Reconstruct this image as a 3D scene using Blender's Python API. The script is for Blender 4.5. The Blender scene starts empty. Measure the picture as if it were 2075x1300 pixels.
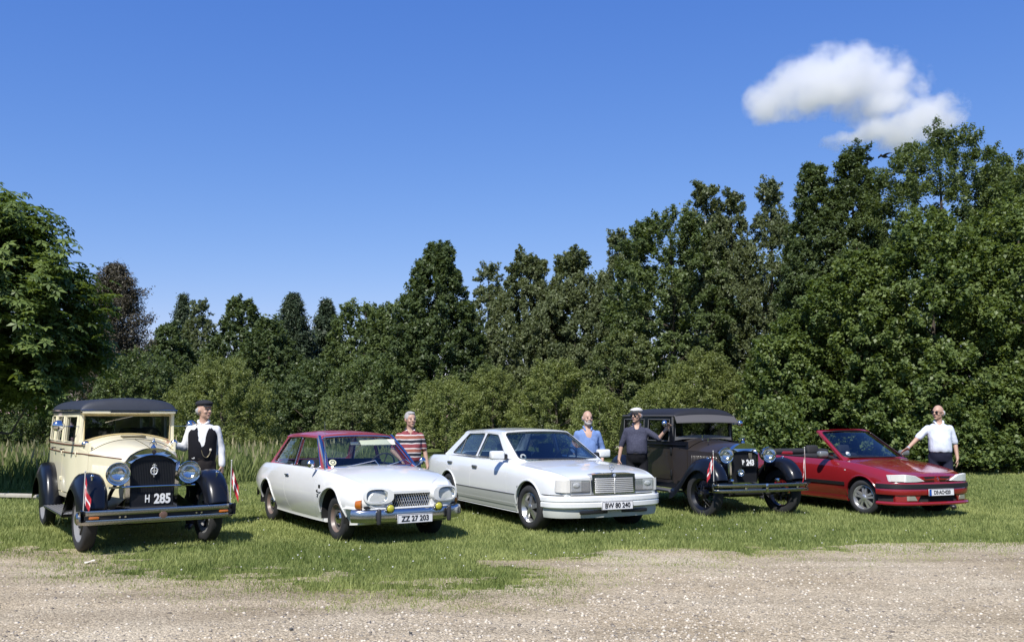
import bpy, bmesh, math, random
import numpy as np
from mathutils import Vector, Matrix
from mathutils.geometry import tessellate_polygon

SC = bpy.context.scene
COL = SC.collection
R = math.radians

# ------------------------------------------------------------------ camera
F_PX, SRC_W, SRC_H = 1811.0, 2075.0, 1300.0
EYE = 1.588
cam_d = bpy.data.cameras.new('camera')
cam_d.sensor_width = 36.0
cam_d.lens = 36.0 * F_PX / SRC_W
cam_d.clip_end = 9000.0
cam_d.clip_start = 0.05
cam = bpy.data.objects.new('camera', cam_d)
COL.objects.link(cam)
CAM_M = Matrix.Translation((0, 0, EYE)) @ Matrix.Rotation(R(90 + 6.11), 4, 'X') @ Matrix.Rotation(R(0.19), 4, 'Z')
cam.matrix_world = CAM_M
SC.camera = cam

# ------------------------------------------------------------------ daylight
SUN_EL, SUN_AZ = 50.0, 18.0          # height of the sun; how far its light travels to the right of straight ahead
world = bpy.data.worlds.new('World')
SC.world = world
world.use_nodes = True
wn = world.node_tree.nodes
sky = wn.new('ShaderNodeTexSky')
sky.sky_type = 'NISHITA'
sky.sun_disc = False
sky.sun_elevation = R(SUN_EL)
sky.sun_rotation = R(180 + SUN_AZ)
sky.altitude = 0.0
sky.air_density = 1.0
sky.dust_density = 0.0
sky.ozone_density = 6.0
SKY_ST = 0.12
SKY_K = 1.0
wn['Background'].inputs['Strength'].default_value = SKY_ST
wl = world.node_tree.links
sep = wn.new('ShaderNodeSeparateColor'); cmb = wn.new('ShaderNodeCombineColor')
wl.new(sky.outputs['Color'], sep.inputs[0])
for ch, g_, k_ in ((0, 1.21, .870), (1, .87, .595), (2, .46, .681)):      # the phone's deep blue rendering of a clear sky
    pw = wn.new('ShaderNodeMath'); pw.operation = 'POWER'; pw.inputs[1].default_value = g_
    ml = wn.new('ShaderNodeMath'); ml.operation = 'MULTIPLY'; ml.inputs[1].default_value = k_ * SKY_K * SKY_ST ** (g_ - 1)
    wl.new(sep.outputs[ch], pw.inputs[0]); wl.new(pw.outputs[0], ml.inputs[0]); wl.new(ml.outputs[0], cmb.inputs[ch])
wl.new(cmb.outputs[0], wn['Background'].inputs['Color'])
sun_d = bpy.data.lights.new('sun', 'SUN')
sun_d.energy = 4.3
sun_d.angle = R(0.5)
sun_d.color = (1.0, 0.965, 0.905)
sun = bpy.data.objects.new('sun', sun_d)
COL.objects.link(sun)
SUN_DIR = Vector((math.sin(R(SUN_AZ)) * math.cos(R(SUN_EL)), math.cos(R(SUN_AZ)) * math.cos(R(SUN_EL)), -math.sin(R(SUN_EL))))
sun.rotation_euler = SUN_DIR.to_track_quat('-Z', 'Y').to_euler()
sun.location = (-20, -40, 60)

vs = SC.view_settings
vs.view_transform = 'Standard'
vs.look = 'None'
vs.exposure = 0.55
vs.gamma = 1.0
vs.use_curve_mapping = False
SC.cycles.max_bounces = 8
SC.cycles.diffuse_bounces = 3
SC.cycles.glossy_bounces = 3
SC.cycles.transmission_bounces = 4
SC.cycles.transparent_max_bounces = 12
SC.cycles.volume_bounces = 6
SC.cycles.use_denoising = True
SC.cycles.caustics_reflective = False
SC.cycles.caustics_refractive = False

# ------------------------------------------------------------------ helpers: placing
def ray(px, py):
    d = Vector(((px - SRC_W / 2) / F_PX, -(py - SRC_H / 2) / F_PX, -1.0))
    return (CAM_M.to_3x3() @ d).normalized()

def at(px, py, y):
    """the point of the place seen at a source pixel of the photograph, y metres ahead of the camera"""
    d = ray(px, py)
    return Vector((0, 0, EYE)) + d * (y / d.y)

def on_ground(px, py):
    d = ray(px, py)
    return Vector((0, 0, EYE)) + d * (-EYE / d.z)

# ------------------------------------------------------------------ helpers: objects
def link(name, me, parent=None, loc=None):
    o = bpy.data.objects.new(name, me)
    COL.objects.link(o)
    if parent is not None:
        o.parent = parent
    if loc is not None:
        o.location = loc
    return o

def tag(o, label=None, cat=None, group=None, kind=None):
    if label: o['label'] = label
    if cat: o['category'] = cat
    if group: o['group'] = group
    if kind: o['kind'] = kind
    return o

def thing(name, label, cat, loc=(0, 0, 0), rz=0.0, group=None, scale=1.0):
    o = bpy.data.objects.new(name, None)
    COL.objects.link(o)
    o.location = loc
    o.rotation_euler = (0, 0, rz)
    o.scale = (scale,) * 3
    return tag(o, label, cat, group)

def np_mesh(name, V, Fq, mat=None, attrs=None, smooth=False):
    """mesh straight from numpy arrays; Fq is (n,3) or (n,4)"""
    V = np.asarray(V, dtype=np.float32)
    Fq = np.asarray(Fq, dtype=np.int32)
    me = bpy.data.meshes.new(name)
    me.vertices.add(len(V))
    me.vertices.foreach_set('co', V.ravel())
    n, k = Fq.shape
    me.loops.add(n * k)
    me.loops.foreach_set('vertex_index', Fq.ravel())
    me.polygons.add(n)
    me.polygons.foreach_set('loop_start', np.arange(0, n * k, k, dtype=np.int32))
    if smooth:
        me.polygons.foreach_set('use_smooth', np.ones(n, dtype=bool))
    me.update(calc_edges=True)
    for a, vals in (attrs or {}).items():
        at_ = me.attributes.new(a, 'FLOAT', 'POINT')
        at_.data.foreach_set('value', np.asarray(vals, dtype=np.float32))
    if mat: me.materials.append(mat)
    return me

# ------------------------------------------------------------------ helpers: materials
MATS = {}
def mat_new(name):
    m = bpy.data.materials.new(name)
    m.use_nodes = True
    return m, m.node_tree.nodes, m.node_tree.links, m.node_tree.nodes['Principled BSDF']

def mat(name, col, rough=0.5, metal=0.0, coat=0.0, spec=0.5, var=0.0, vscale=8.0, bump=0.0, bscale=40.0):
    if name in MATS: return MATS[name]
    m, n, l, b = mat_new(name)
    b.inputs['Base Color'].default_value = (*col, 1)
    b.inputs['Roughness'].default_value = rough
    b.inputs['Metallic'].default_value = metal
    b.inputs['Specular IOR Level'].default_value = spec
    b.inputs['Coat Weight'].default_value = coat
    b.inputs['Coat Roughness'].default_value = 0.04
    tc = n.new('ShaderNodeTexCoord')
    if var > 0:
        t = n.new('ShaderNodeTexNoise'); t.inputs['Scale'].default_value = vscale; t.inputs['Detail'].default_value = 5
        l.new(tc.outputs['Object'], t.inputs['Vector'])
        mx = n.new('ShaderNodeMix'); mx.data_type = 'RGBA'
        mx.inputs[6].default_value = (*[c * (1 - var) for c in col], 1)
        mx.inputs[7].default_value = (*[min(1, c * (1 + var)) for c in col], 1)
        l.new(t.outputs['Fac'], mx.inputs[0]); l.new(mx.outputs[2], b.inputs['Base Color'])
    if bump > 0:
        t = n.new('ShaderNodeTexNoise'); t.inputs['Scale'].default_value = bscale; t.inputs['Detail'].default_value = 4
        l.new(tc.outputs['Object'], t.inputs['Vector'])
        bp = n.new('ShaderNodeBump'); bp.inputs['Strength'].default_value = bump; bp.inputs['Distance'].default_value = 0.01
        l.new(t.outputs['Fac'], bp.inputs['Height']); l.new(bp.outputs['Normal'], b.inputs['Normal'])
    MATS[name] = m
    return m

def leaf_mat(name, dark, light, trans=0.36, rough=0.45, spec=0.3, tcol=1.25):
    m, n, l, b = mat_new(name)
    a = n.new('ShaderNodeAttribute'); a.attribute_name = 'tint'
    mx = n.new('ShaderNodeMix'); mx.data_type = 'RGBA'
    mx.inputs[6].default_value = (*dark, 1); mx.inputs[7].default_value = (*light, 1)
    l.new(a.outputs['Fac'], mx.inputs[0])
    l.new(mx.outputs[2], b.inputs['Base Color'])
    b.inputs['Roughness'].default_value = rough
    b.inputs['Specular IOR Level'].default_value = spec
    tr = n.new('ShaderNodeBsdfTranslucent')
    hs = n.new('ShaderNodeMix'); hs.data_type = 'RGBA'; hs.blend_type = 'MULTIPLY'; hs.inputs[0].default_value = 1
    hs.inputs[7].default_value = (tcol, tcol, tcol * 0.45, 1)
    l.new(mx.outputs[2], hs.inputs[6]); l.new(hs.outputs[2], tr.inputs['Color'])
    ms = n.new('ShaderNodeMixShader'); ms.inputs[0].default_value = trans
    l.new(b.outputs[0], ms.inputs[1]); l.new(tr.outputs[0], ms.inputs[2])
    l.new(ms.outputs[0], n['Material Output'].inputs['Surface'])
    return m
# ------------------------------------------------------------------ helpers: shapes
class G:
    """collects vertices and faces of one mesh"""
    def __init__(s): s.v = []; s.f = []
    def add(s, vs, fs):
        n = len(s.v); s.v += [tuple(p) for p in vs]; s.f += [tuple(i + n for i in f) for f in fs]; return s
    def merge(s, g): return s.add(g.v, g.f)
    def xf(s, M):
        s.v = [tuple(M @ Vector(p)) for p in s.v]; return s
    def mirror_y(s):
        s.v = [(x, -y, z) for x, y, z in s.v]; s.f = [tuple(reversed(f)) for f in s.f]; return s
    def copy(s):
        g = G(); g.v = list(s.v); g.f = list(s.f); return g
    def box(s, c, d, r=0.0, seg=2, M=None):
        if r <= 0:
            hx, hy, hz = d[0] / 2, d[1] / 2, d[2] / 2
            vs = [(x, y, z) for z in (-hz, hz) for y in (-hy, hy) for x in (-hx, hx)]
            fs = [(0, 2, 3, 1), (4, 5, 7, 6), (0, 1, 5, 4), (2, 6, 7, 3), (0, 4, 6, 2), (1, 3, 7, 5)]
        else:
            bm = bmesh.new(); bmesh.ops.create_cube(bm, size=1)
            bmesh.ops.scale(bm, vec=d, verts=bm.verts)
            bmesh.ops.bevel(bm, geom=bm.edges[:], offset=min(r, min(d) * .49), segments=seg, profile=.5, affect='EDGES')
            bm.verts.index_update()
            vs = [v.co[:] for v in bm.verts]; fs = [[v.index for v in f.verts] for f in bm.faces]; bm.free()
        if M is not None: vs = [M @ Vector(p) for p in vs]
        return s.add([(p[0] + c[0], p[1] + c[1], p[2] + c[2]) for p in vs], fs)
    def tube(s, pts, rad, n=8, cap=True, closed=False, flat=None):
        """tube along pts; rad a number, a list, or flat=(up vector, half-width, half-height) for a flat bar"""
        P = [Vector(p) for p in pts]; m = len(P)
        rs = rad if hasattr(rad, '__len__') else [rad] * m
        rings = []; prev = None
        for i in range(m):
            if closed: t = P[(i + 1) % m] - P[i - 1]
            else: t = P[min(i + 1, m - 1)] - P[max(i - 1, 0)]
            t.normalize()
            if flat is not None: a = Vector(flat[0])
            else: a = prev if prev is not None else (Vector((0, 0, 1)) if abs(t.z) < .9 else Vector((1, 0, 0)))
            a = (a - t * a.dot(t))
            if a.length < 1e-6: a = t.orthogonal()
            a.normalize(); prev = a; b = t.cross(a)
            if flat is not None:
                hw, hh = flat[1], flat[2]
                q = [(hh, hw), (hh, -hw), (-hh, -hw), (-hh, hw)]
                rings.append([P[i] + a * u * rs[i] + b * w * rs[i] for u, w in q])
            else:
                rings.append([P[i] + (a * math.cos(k * 2 * math.pi / n) + b * math.sin(k * 2 * math.pi / n)) * rs[i] for k in range(n)])
        k = len(rings[0]); vs = [p for r in rings for p in r]; fs = []
        for i in range(m if closed else m - 1):
            j = (i + 1) % m
            for q in range(k): fs.append((i * k + q, i * k + (q + 1) % k, j * k + (q + 1) % k, j * k + q))
        if cap and not closed:
            fs.append(tuple(reversed(range(k)))); fs.append(tuple((m - 1) * k + q for q in range(k)))
        return s.add(vs, fs)
    def lathe(s, prof, o=(0, 0, 0), axis='z', n=24, a0=0.0, a1=360.0):
        """prof: list of (radius, height along axis)"""
        full = abs(a1 - a0) >= 359.9; m = n if full else n + 1
        vs = []
        for r, h in prof:
            for k in range(m):
                a = R(a0 + (a1 - a0) * k / n); c, q = r * math.cos(a), r * math.sin(a)
                p = (c, q, h) if axis == 'z' else ((h, c, q) if axis == 'x' else (q, h, c))
                vs.append((p[0] + o[0], p[1] + o[1], p[2] + o[2]))
        fs = []
        for i in range(len(prof) - 1):
            for k in range(n):
                k2 = (k + 1) % m
                fs.append((i * m + k, i * m + k2, (i + 1) * m + k2, (i + 1) * m + k))
        return s.add(vs, fs)
    def ell(s, c, rx, ry=None, rz=None, nu=16, nv=10, M=None):
        ry = rx if ry is None else ry; rz = rx if rz is None else rz
        vs = [Vector((0, 0, -rz))]
        for i in range(1, nv):
            t = math.pi * i / nv - math.pi / 2
            for k in range(nu):
                a = 2 * math.pi * k / nu
                vs.append(Vector((rx * math.cos(t) * math.cos(a), ry * math.cos(t) * math.sin(a), rz * math.sin(t))))
        vs.append(Vector((0, 0, rz))); e = len(vs) - 1
        fs = [(0, 1 + (k + 1) % nu, 1 + k) for k in range(nu)]
        for i in range(nv - 2):
            b = 1 + i * nu
            for k in range(nu): fs.append((b + k, b + (k + 1) % nu, b + nu + (k + 1) % nu, b + nu + k))
        b = 1 + (nv - 2) * nu
        fs += [(b + k, b + (k + 1) % nu, e) for k in range(nu)]
        if M is not None: vs = [M @ p for p in vs]
        return s.add([(p[0] + c[0], p[1] + c[1], p[2] + c[2]) for p in vs], fs)
    def prism(s, poly, axis, lo, hi):
        """flat polygon pushed from lo to hi along an axis; poly in the other two axes (x: y,z  y: x,z  z: x,y)"""
        f3 = {'x': lambda a, b, h: (h, a, b), 'y': lambda a, b, h: (a, h, b), 'z': lambda a, b, h: (a, b, h)}[axis]
        n = len(poly)
        ar = sum(poly[i][0] * poly[(i + 1) % n][1] - poly[(i + 1) % n][0] * poly[i][1] for i in range(n))
        if (ar < 0) != (axis == 'y'): poly = poly[::-1]
        vs = [f3(a, b, lo) for a, b in poly] + [f3(a, b, hi) for a, b in poly]
        fs = [tuple(reversed(range(n))), tuple(range(n, 2 * n))] + [(i, (i + 1) % n, n + (i + 1) % n, n + i) for i in range(n)]
        return s.add(vs, fs)
    def grid(s, rows, close_u=False, flip=False):
        """rows of points joined by quads"""
        nr, nc = len(rows), len(rows[0]); vs = [p for r in rows for p in r]; fs = []
        for i in range(nr - 1):
            for k in range(nc if close_u else nc - 1):
                q = (i * nc + k, i * nc + (k + 1) % nc, (i + 1) * nc + (k + 1) % nc, (i + 1) * nc + k)
                fs.append(tuple(reversed(q)) if flip else q)
        return s.add(vs, fs)
    def panel(s, outer, holes, f, nrm, th):
        """sheet with holes: outlines in 2D (a,b), f(a,b) -> 3D, pushed th along nrm (callable or vector)"""
        loops = [[Vector((a, b, 0)) for a, b in lp] for lp in [outer] + list(holes)]
        flat = [p for lp in loops for p in lp]
        tri = tessellate_polygon(loops)
        nf = nrm if callable(nrm) else (lambda a, b: nrm)
        top = [Vector(f(p.x, p.y)) for p in flat]
        bot = [q + Vector(nf(p.x, p.y)) * th for p, q in zip(flat, top)]
        N = len(flat); fs = []
        for t in tri:
            a, b, c = (flat[i] for i in t)
            ccw = (b - a).cross(c - a).z > 0
            t = tuple(t) if ccw else tuple(reversed(t))
            fs.append(t); fs.append(tuple(i + N for i in reversed(t)))
        o = 0
        for lp in loops:
            n = len(lp)
            for i in range(n): fs.append((o + i, o + (i + 1) % n, N + o + (i + 1) % n, N + o + i))
            o += n
        return s.add(top + bot, fs)
    def mesh(s, name, m=None, smooth=40):
        me = bpy.data.meshes.new(name)
        me.from_pydata(s.v, [], s.f)
        me.validate()
        if smooth is not None:
            bm = bmesh.new(); bm.from_mesh(me)
            bmesh.ops.recalc_face_normals(bm, faces=bm.faces); bm.to_mesh(me); bm.free()
            me.polygons.foreach_set('use_smooth', [True] * len(me.polygons))
            me.set_sharp_from_angle(angle=R(smooth))
        if m: me.materials.append(m)
        return me
    def obj(s, name, m, parent=None, loc=None, smooth=40):
        return link(name, s.mesh(name, m, smooth), parent, loc)

def smooth_me(me, ang):
    me.polygons.foreach_set('use_smooth', [True] * len(me.polygons)); me.set_sharp_from_angle(angle=R(ang))

def pchip(xs, ys, x):
    """monotone cubic through a table"""
    xs = np.asarray(xs, float); ys = np.asarray(ys, float)
    if xs[0] > xs[-1]: xs, ys = xs[::-1], ys[::-1]
    h = np.diff(xs); d = np.diff(ys) / h; m = np.zeros(len(xs))
    m[0], m[-1] = d[0], d[-1]
    for i in range(1, len(xs) - 1):
        if d[i - 1] * d[i] > 0:
            w1, w2 = 2 * h[i] + h[i - 1], h[i] + 2 * h[i - 1]
            m[i] = (w1 + w2) / (w1 / d[i - 1] + w2 / d[i])
    x = np.clip(np.asarray(x, float), xs[0], xs[-1]); k = np.clip(np.searchsorted(xs, x) - 1, 0, len(xs) - 2)
    t = (x - xs[k]) / h[k]
    return ((2 * t ** 3 - 3 * t ** 2 + 1) * ys[k] + (t ** 3 - 2 * t ** 2 + t) * h[k] * m[k] + (-2 * t ** 3 + 3 * t ** 2) * ys[k + 1] + (t ** 3 - t ** 2) * h[k] * m[k + 1])

def crspline(P, seg=4, closed=False):
    """Catmull-Rom through points"""
    P = [Vector(p) for p in P]; n = len(P); out = []
    for i in range(n if closed else n - 1):
        p1, p2 = P[i], P[(i + 1) % n]
        p0 = P[i - 1] if (closed or i > 0) else p1 * 2 - p2
        p3 = P[(i + 2) % n] if (closed or i + 2 < n) else p2 * 2 - p1
        for k in range(seg):
            t = k / seg
            out.append(.5 * ((2 * p1) + (p2 - p0) * t + (2 * p0 - 5 * p1 + 4 * p2 - p3) * t * t + (3 * p1 - p0 - 3 * p2 + p3) * t ** 3))
    if not closed: out.append(P[-1])
    return out

def boolean(me, ops, name):
    """me and a list of (mesh or G, 'DIFFERENCE'|'INTERSECT'|'UNION') -> new mesh"""
    a = bpy.data.objects.new('tmp', me); COL.objects.link(a); tmp = []
    for b, op in ops:
        if isinstance(b, G): b = b.mesh('tmpb', smooth=30)
        ob = bpy.data.objects.new('tmpb', b); COL.objects.link(ob); tmp.append(ob)
        md = a.modifiers.new('b', 'BOOLEAN'); md.operation = op; md.object = ob; md.solver = 'EXACT'
    dg = bpy.context.evaluated_depsgraph_get(); dg.update()
    out = bpy.data.meshes.new_from_object(a.evaluated_get(dg)); out.name = name
    for o in tmp + [a]: bpy.data.objects.remove(o)
    out.materials.clear()
    return out
# ------------------------------------------------------------------ ground
def lat_noise(seed, size=64):
    rg = np.random.default_rng(seed)
    T = rg.random((size, size))
    def f(x, y):
        x = np.asarray(x); y = np.asarray(y)
        xi = np.floor(x).astype(int); yi = np.floor(y).astype(int)
        u = x - xi; v = y - yi
        u = u * u * (3 - 2 * u); v = v * v * (3 - 2 * v)
        g = lambda i, j: T[i % size, j % size]
        return (g(xi, yi) * (1 - u) + g(xi + 1, yi) * u) * (1 - v) + (g(xi, yi + 1) * (1 - u) + g(xi + 1, yi + 1) * u) * v
    return f
LN = [lat_noise(s) for s in range(8)]
def fbm(x, y, sc, k=0):
    return sum(LN[(k + i) % 8](x / sc * 2 ** i, y / sc * 2 ** i) * 0.5 ** i for i in range(4)) / 1.875 - 0.5

EDGE_PX = [(-500, 1105), (0, 1122), (100, 1146), (200, 1162), (350, 1176), (500, 1194), (620, 1206), (760, 1206), (900, 1212),
           (1050, 1214), (1120, 1198), (1200, 1166), (1300, 1144), (1500, 1132), (1750, 1118), (2075, 1108), (2500, 1102)]
EW = np.array([on_ground(*p)[:2] for p in EDGE_PX])
def grassiness(x, y):
    """above 0: grass grows; below 0: bare gravel"""
    x = np.asarray(x, float); y = np.asarray(y, float)
    e = np.interp(x, EW[:, 0], EW[:, 1])
    g = (y - e) / 0.75 + 1.15 + fbm(x, y * 1.6, 0.9, 1) * 2.2 + fbm(x + 9, y * 1.3, 0.20, 3) * 1.7
    p1 = on_ground(1080, 1142); p2 = on_ground(760, 1150); p3 = on_ground(1320, 1122)
    for p, w, s, k in ((p1, 1.0, .42, 2.3), (p3, .9, .34, 1.5)):
        g = g - k * np.exp(-((x - p[0]) / w) ** 2 - ((y - p[1]) / s) ** 2)
    p4 = on_ground(760, 1192)
    g = g + 0.5 * np.exp(-((x - p4[0]) / .8) ** 2 - ((y - p4[1]) / .14) ** 2)
    return g

def height(x, y):
    return fbm(x, y, 2.3, 2) * 0.05 * np.clip((np.asarray(y) - 6.5) / 4, 0, 1)

# lawn sheet: fine near the cars, coarse out to the horizon
def sheet_mesh(name, xs, ys, zf, m, keep=None):
    X, Y = np.meshgrid(xs, ys)
    V = np.stack([X, Y, zf(X, Y)], -1).reshape(-1, 3)
    nx, ny = len(xs), len(ys)
    i = (np.arange(ny - 1)[:, None] * nx + np.arange(nx - 1)[None, :])
    Fq = np.stack([i, i + 1, i + 1 + nx, i + nx], -1)
    if keep is not None:
        cx = (X[:-1, :-1] + X[1:, 1:]) / 2; cy = (Y[:-1, :-1] + Y[1:, 1:]) / 2
        Fq = Fq[keep(cx, cy)]
    Fq = Fq.reshape(-1, 4)
    if keep is not None:
        used = np.unique(Fq); rm = np.full(len(V), -1); rm[used] = np.arange(len(used))
        V = V[used]; Fq = rm[Fq]
    return np_mesh(name, V, Fq, m, smooth=True)

m_lawn, n, l, b = mat_new('lawn_earth')
tc = n.new('ShaderNodeTexCoord')
t1 = n.new('ShaderNodeTexNoise'); t1.inputs['Scale'].default_value = 1.1; t1.inputs['Detail'].default_value = 8
t2 = n.new('ShaderNodeTexNoise'); t2.inputs['Scale'].default_value = 38; t2.inputs['Detail'].default_value = 5
for t in (t1, t2): l.new(tc.outputs['Object'], t.inputs['Vector'])
r1 = n.new('ShaderNodeValToRGB')
r1.color_ramp.elements[0].position = .3; r1.color_ramp.elements[0].color = (.07, .105, .026, 1)
r1.color_ramp.elements[1].position = .7; r1.color_ramp.elements[1].color = (.15, .18, .055, 1)
l.new(t1.outputs['Fac'], r1.inputs[0])
mm = n.new('ShaderNodeMix'); mm.data_type = 'RGBA'; mm.blend_type = 'MULTIPLY'; mm.inputs[0].default_value = .8
r2 = n.new('ShaderNodeValToRGB'); r2.color_ramp.elements[0].position = .35; r2.color_ramp.elements[0].color = (.45, .45, .4, 1); r2.color_ramp.elements[1].position = .65
l.new(t2.outputs['Fac'], r2.inputs[0]); l.new(r1.outputs[0], mm.inputs[6]); l.new(r2.outputs[0], mm.inputs[7])
l.new(mm.outputs[2], b.inputs['Base Color']); b.inputs['Roughness'].default_value = .95; b.inputs['Specular IOR Level'].default_value = .1
xs = np.concatenate([[-4000, -900, -250, -90, -45], np.linspace(-28, 28, 160), [45, 90, 250, 900, 4000]])
ys = np.concatenate([[-400, -60, -10, 0], np.linspace(3, 32, 120), np.linspace(33, 90, 30), [140, 300, 900, 3000, 6000]])
tag(link('lawn', sheet_mesh('lawn', xs, ys, lambda x, y: height(x, y), m_lawn)), kind='structure')

# gravel yard
m_grav, n, l, b = mat_new('gravel_earth')
tc = n.new('ShaderNodeTexCoord')
def noi(sc, det=6, rough=.55):
    t = n.new('ShaderNodeTexNoise'); t.inputs['Scale'].default_value = sc; t.inputs['Detail'].default_value = det; t.inputs['Roughness'].default_value = rough
    l.new(tc.outputs['Object'], t.inputs['Vector']); return t
def ramp(src, stops):
    r = n.new('ShaderNodeValToRGB'); e = r.color_ramp.elements
    while len(e) < len(stops): e.new(.5)
    for k, (p, c) in enumerate(stops): e[k].position = p; e[k].color = (*c, 1)
    l.new(src, r.inputs[0]); return r
big = ramp(noi(.55, 6).outputs['Fac'], [(.3, (.318, .258, .168)), (.5, (.42, .352, .246)), (.72, (.495, .432, .318))])
v1 = n.new('ShaderNodeTexVoronoi'); v1.inputs['Scale'].default_value = 62; l.new(tc.outputs['Object'], v1.inputs['Vector'])
v2 = n.new('ShaderNodeTexVoronoi'); v2.inputs['Scale'].default_value = 150; l.new(tc.outputs['Object'], v2.inputs['Vector'])
sp = ramp(v1.outputs['Color'], [(.15, (.5, .48, .45)), (.5, (.95, .93, .9)), (.9, (1.38, 1.36, 1.33))])
sp2 = ramp(v2.outputs['Color'], [(.1, (.62, .6, .58)), (.55, (1, 1, 1)), (.95, (1.3, 1.3, 1.3))])
ma = n.new('ShaderNodeMix'); ma.data_type = 'RGBA'; ma.blend_type = 'MULTIPLY'; ma.inputs[0].default_value = .8
mb = n.new('ShaderNodeMix'); mb.data_type = 'RGBA'; mb.blend_type = 'MULTIPLY'; mb.inputs[0].default_value = .8
l.new(big.outputs[0], ma.inputs[6]); l.new(sp.outputs[0], ma.inputs[7]); l.new(ma.outputs[2], mb.inputs[6]); l.new(sp2.outputs[0], mb.inputs[7])
mpg = n.new('ShaderNodeMapping'); mpg.inputs['Scale'].default_value = (.16, 1.5, 1); l.new(tc.outputs['Object'], mpg.inputs['Vector'])
trk = n.new('ShaderNodeTexNoise'); trk.inputs['Scale'].default_value = 1.6; trk.inputs['Detail'].default_value = 4; l.new(mpg.outputs[0], trk.inputs['Vector'])
tr_ = ramp(trk.outputs['Fac'], [(.34, (.84, .83, .82)), (.47, (1, 1, 1)), (.62, (1.08, 1.07, 1.06))])
mcx = n.new('ShaderNodeMix'); mcx.data_type = 'RGBA'; mcx.blend_type = 'MULTIPLY'; mcx.inputs[0].default_value = 1
l.new(mb.outputs[2], mcx.inputs[6]); l.new(tr_.outputs[0], mcx.inputs[7]); l.new(mcx.outputs[2], b.inputs['Base Color']); b.inputs['Roughness'].default_value = .9; b.inputs['Specular IOR Level'].default_value = .2
bp = n.new('ShaderNodeBump'); bp.inputs['Strength'].default_value = .8; bp.inputs['Distance'].default_value = .012
l.new(v1.outputs['Distance'], bp.inputs['Height']); bp.invert = True; l.new(bp.outputs['Normal'], b.inputs['Normal'])
def gz(x, y): return height(x, y) + .004 + fbm(x, y, .5, 4) * .012 + .004
xs = np.arange(-9.5, 9.5, .08); ys = np.arange(4.2, 11.8, .08)
tag(link('gravel_yard', sheet_mesh('gravel_yard', xs, ys, gz, m_grav, keep=lambda x, y: grassiness(x, y) < 1.9)), kind='structure')

rg = np.random.default_rng(5)
# loose stones of the yard
def stones(N, smin, smax, near, far, seed, xspan=.70):
    rg = np.random.default_rng(seed)
    y = near + (far - near) * rg.random(N) ** 1.15
    x = (rg.random(N) * 2 - 1) * (xspan * y + .5)
    px_ = x / y
    ok = (grassiness(x, y) < rg.random(N) * .6 - .1) & (rg.random(N) < .35 + .65 * np.exp(-((px_ - .02) / .30) ** 2) + .5 * fbm(x, y, .9, 2) + 1.1 * fbm(x * .22, y, .55, 5))
    x, y = x[ok], y[ok]; N = len(x)
    s = smin + (smax - smin) * rg.random(N) ** 3.2
    base = np.array([(1, 0, 0), (-.5, .87, 0), (-.5, -.87, 0), (.5, .87, .35), (.5, -.87, .35), (-1, 0, .35), (0.1, 0, .75)], float)
    fc = np.array([(0, 3, 6), (3, 5, 6), (5, 4, 6), (4, 0, 6), (3, 1, 5), (4, 5, 2), (0, 1, 3), (2, 0, 4), (1, 2, 5)])
    V = base[None] * (1 + .5 * (rg.random((N, 7, 3)) - .5))
    a = rg.random(N) * 6.28; c, sn = np.cos(a)[:, None], np.sin(a)[:, None]
    V = np.stack([V[..., 0] * c - V[..., 1] * sn, V[..., 0] * sn + V[..., 1] * c, V[..., 2]], -1) * (s * .5)[:, None, None]
    V += np.stack([x, y, gz(x, y) - s * .08], -1)[:, None]
    Fc = (fc[None] + (np.arange(N) * 7)[:, None, None]).reshape(-1, 3)
    tint = np.repeat(rg.random(N), 7)
    return V.reshape(-1, 3), Fc, tint
m_stone, n, l, b = mat_new('stones')
a = n.new('ShaderNodeAttribute'); a.attribute_name = 'tint'
rr = n.new('ShaderNodeValToRGB'); e = rr.color_ramp.elements
e[0].position = 0; e[0].color = (.12, .10, .08, 1); e[1].position = 1; e[1].color = (.66, .59, .47, 1)
for p, c in ((.15, (.25, .22, .18)), (.45, (.42, .355, .26)), (.8, (.52, .46, .37))):
    q = e.new(p); q.color = (*c, 1)
l.new(a.outputs['Fac'], rr.inputs[0]); l.new(rr.outputs[0], b.inputs['Base Color']); b.inputs['Roughness'].default_value = .85
V, Fc, T = stones(70000, .007, .040, 4.6, 11.2, 11)
tag(link('gravel', np_mesh('gravel', V, Fc, m_stone, {'tint': T})), kind='stuff')

# grass
def blades(x, y, h, w, lean, rg, z0, one=False):
    """bent blades: 2 triangles each"""
    N = len(x)
    a = rg.random(N) * 6.283
    dx, dy = np.cos(a), np.sin(a)
    b_ = rg.random(N) * 6.283
    lx, ly = np.cos(b_) * lean, np.sin(b_) * lean
    P0 = np.stack([x - dx * w / 2, y - dy * w / 2, z0 - .01], -1)
    P1 = np.stack([x + dx * w / 2, y + dy * w / 2, z0 - .01], -1)
    P2 = np.stack([x + lx * .45 + dx * w * .3, y + ly * .45 + dy * w * .3, z0 + h * .6], -1)
    P3 = np.stack([x + lx, y + ly, z0 + h], -1)
    if one: return np.stack([P0, P1, P3], 1).reshape(-1, 3), (np.arange(N) * 3)[:, None] + np.array([[0, 1, 2]])
    V = np.stack([P0, P1, P2, P3], 1).reshape(-1, 3)
    k = (np.arange(N) * 4)[:, None]
    return V, k + np.array([[0, 1, 2, 3]])
def scatter(N, y0, y1, pw, rg, span=.68, pad=1.2):
    u = rg.random(N)
    y = (y0 ** (1 - pw) + u * (y1 ** (1 - pw) - y0 ** (1 - pw))) ** (1 / (1 - pw))
    x = (rg.random(N) * 2 - 1) * (span * y + pad)
    return x, y
m_grass = leaf_mat('grass_blades', (.105, .150, .034), (.385, .415, .15), trans=.24, rough=.6, spec=.2)
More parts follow.
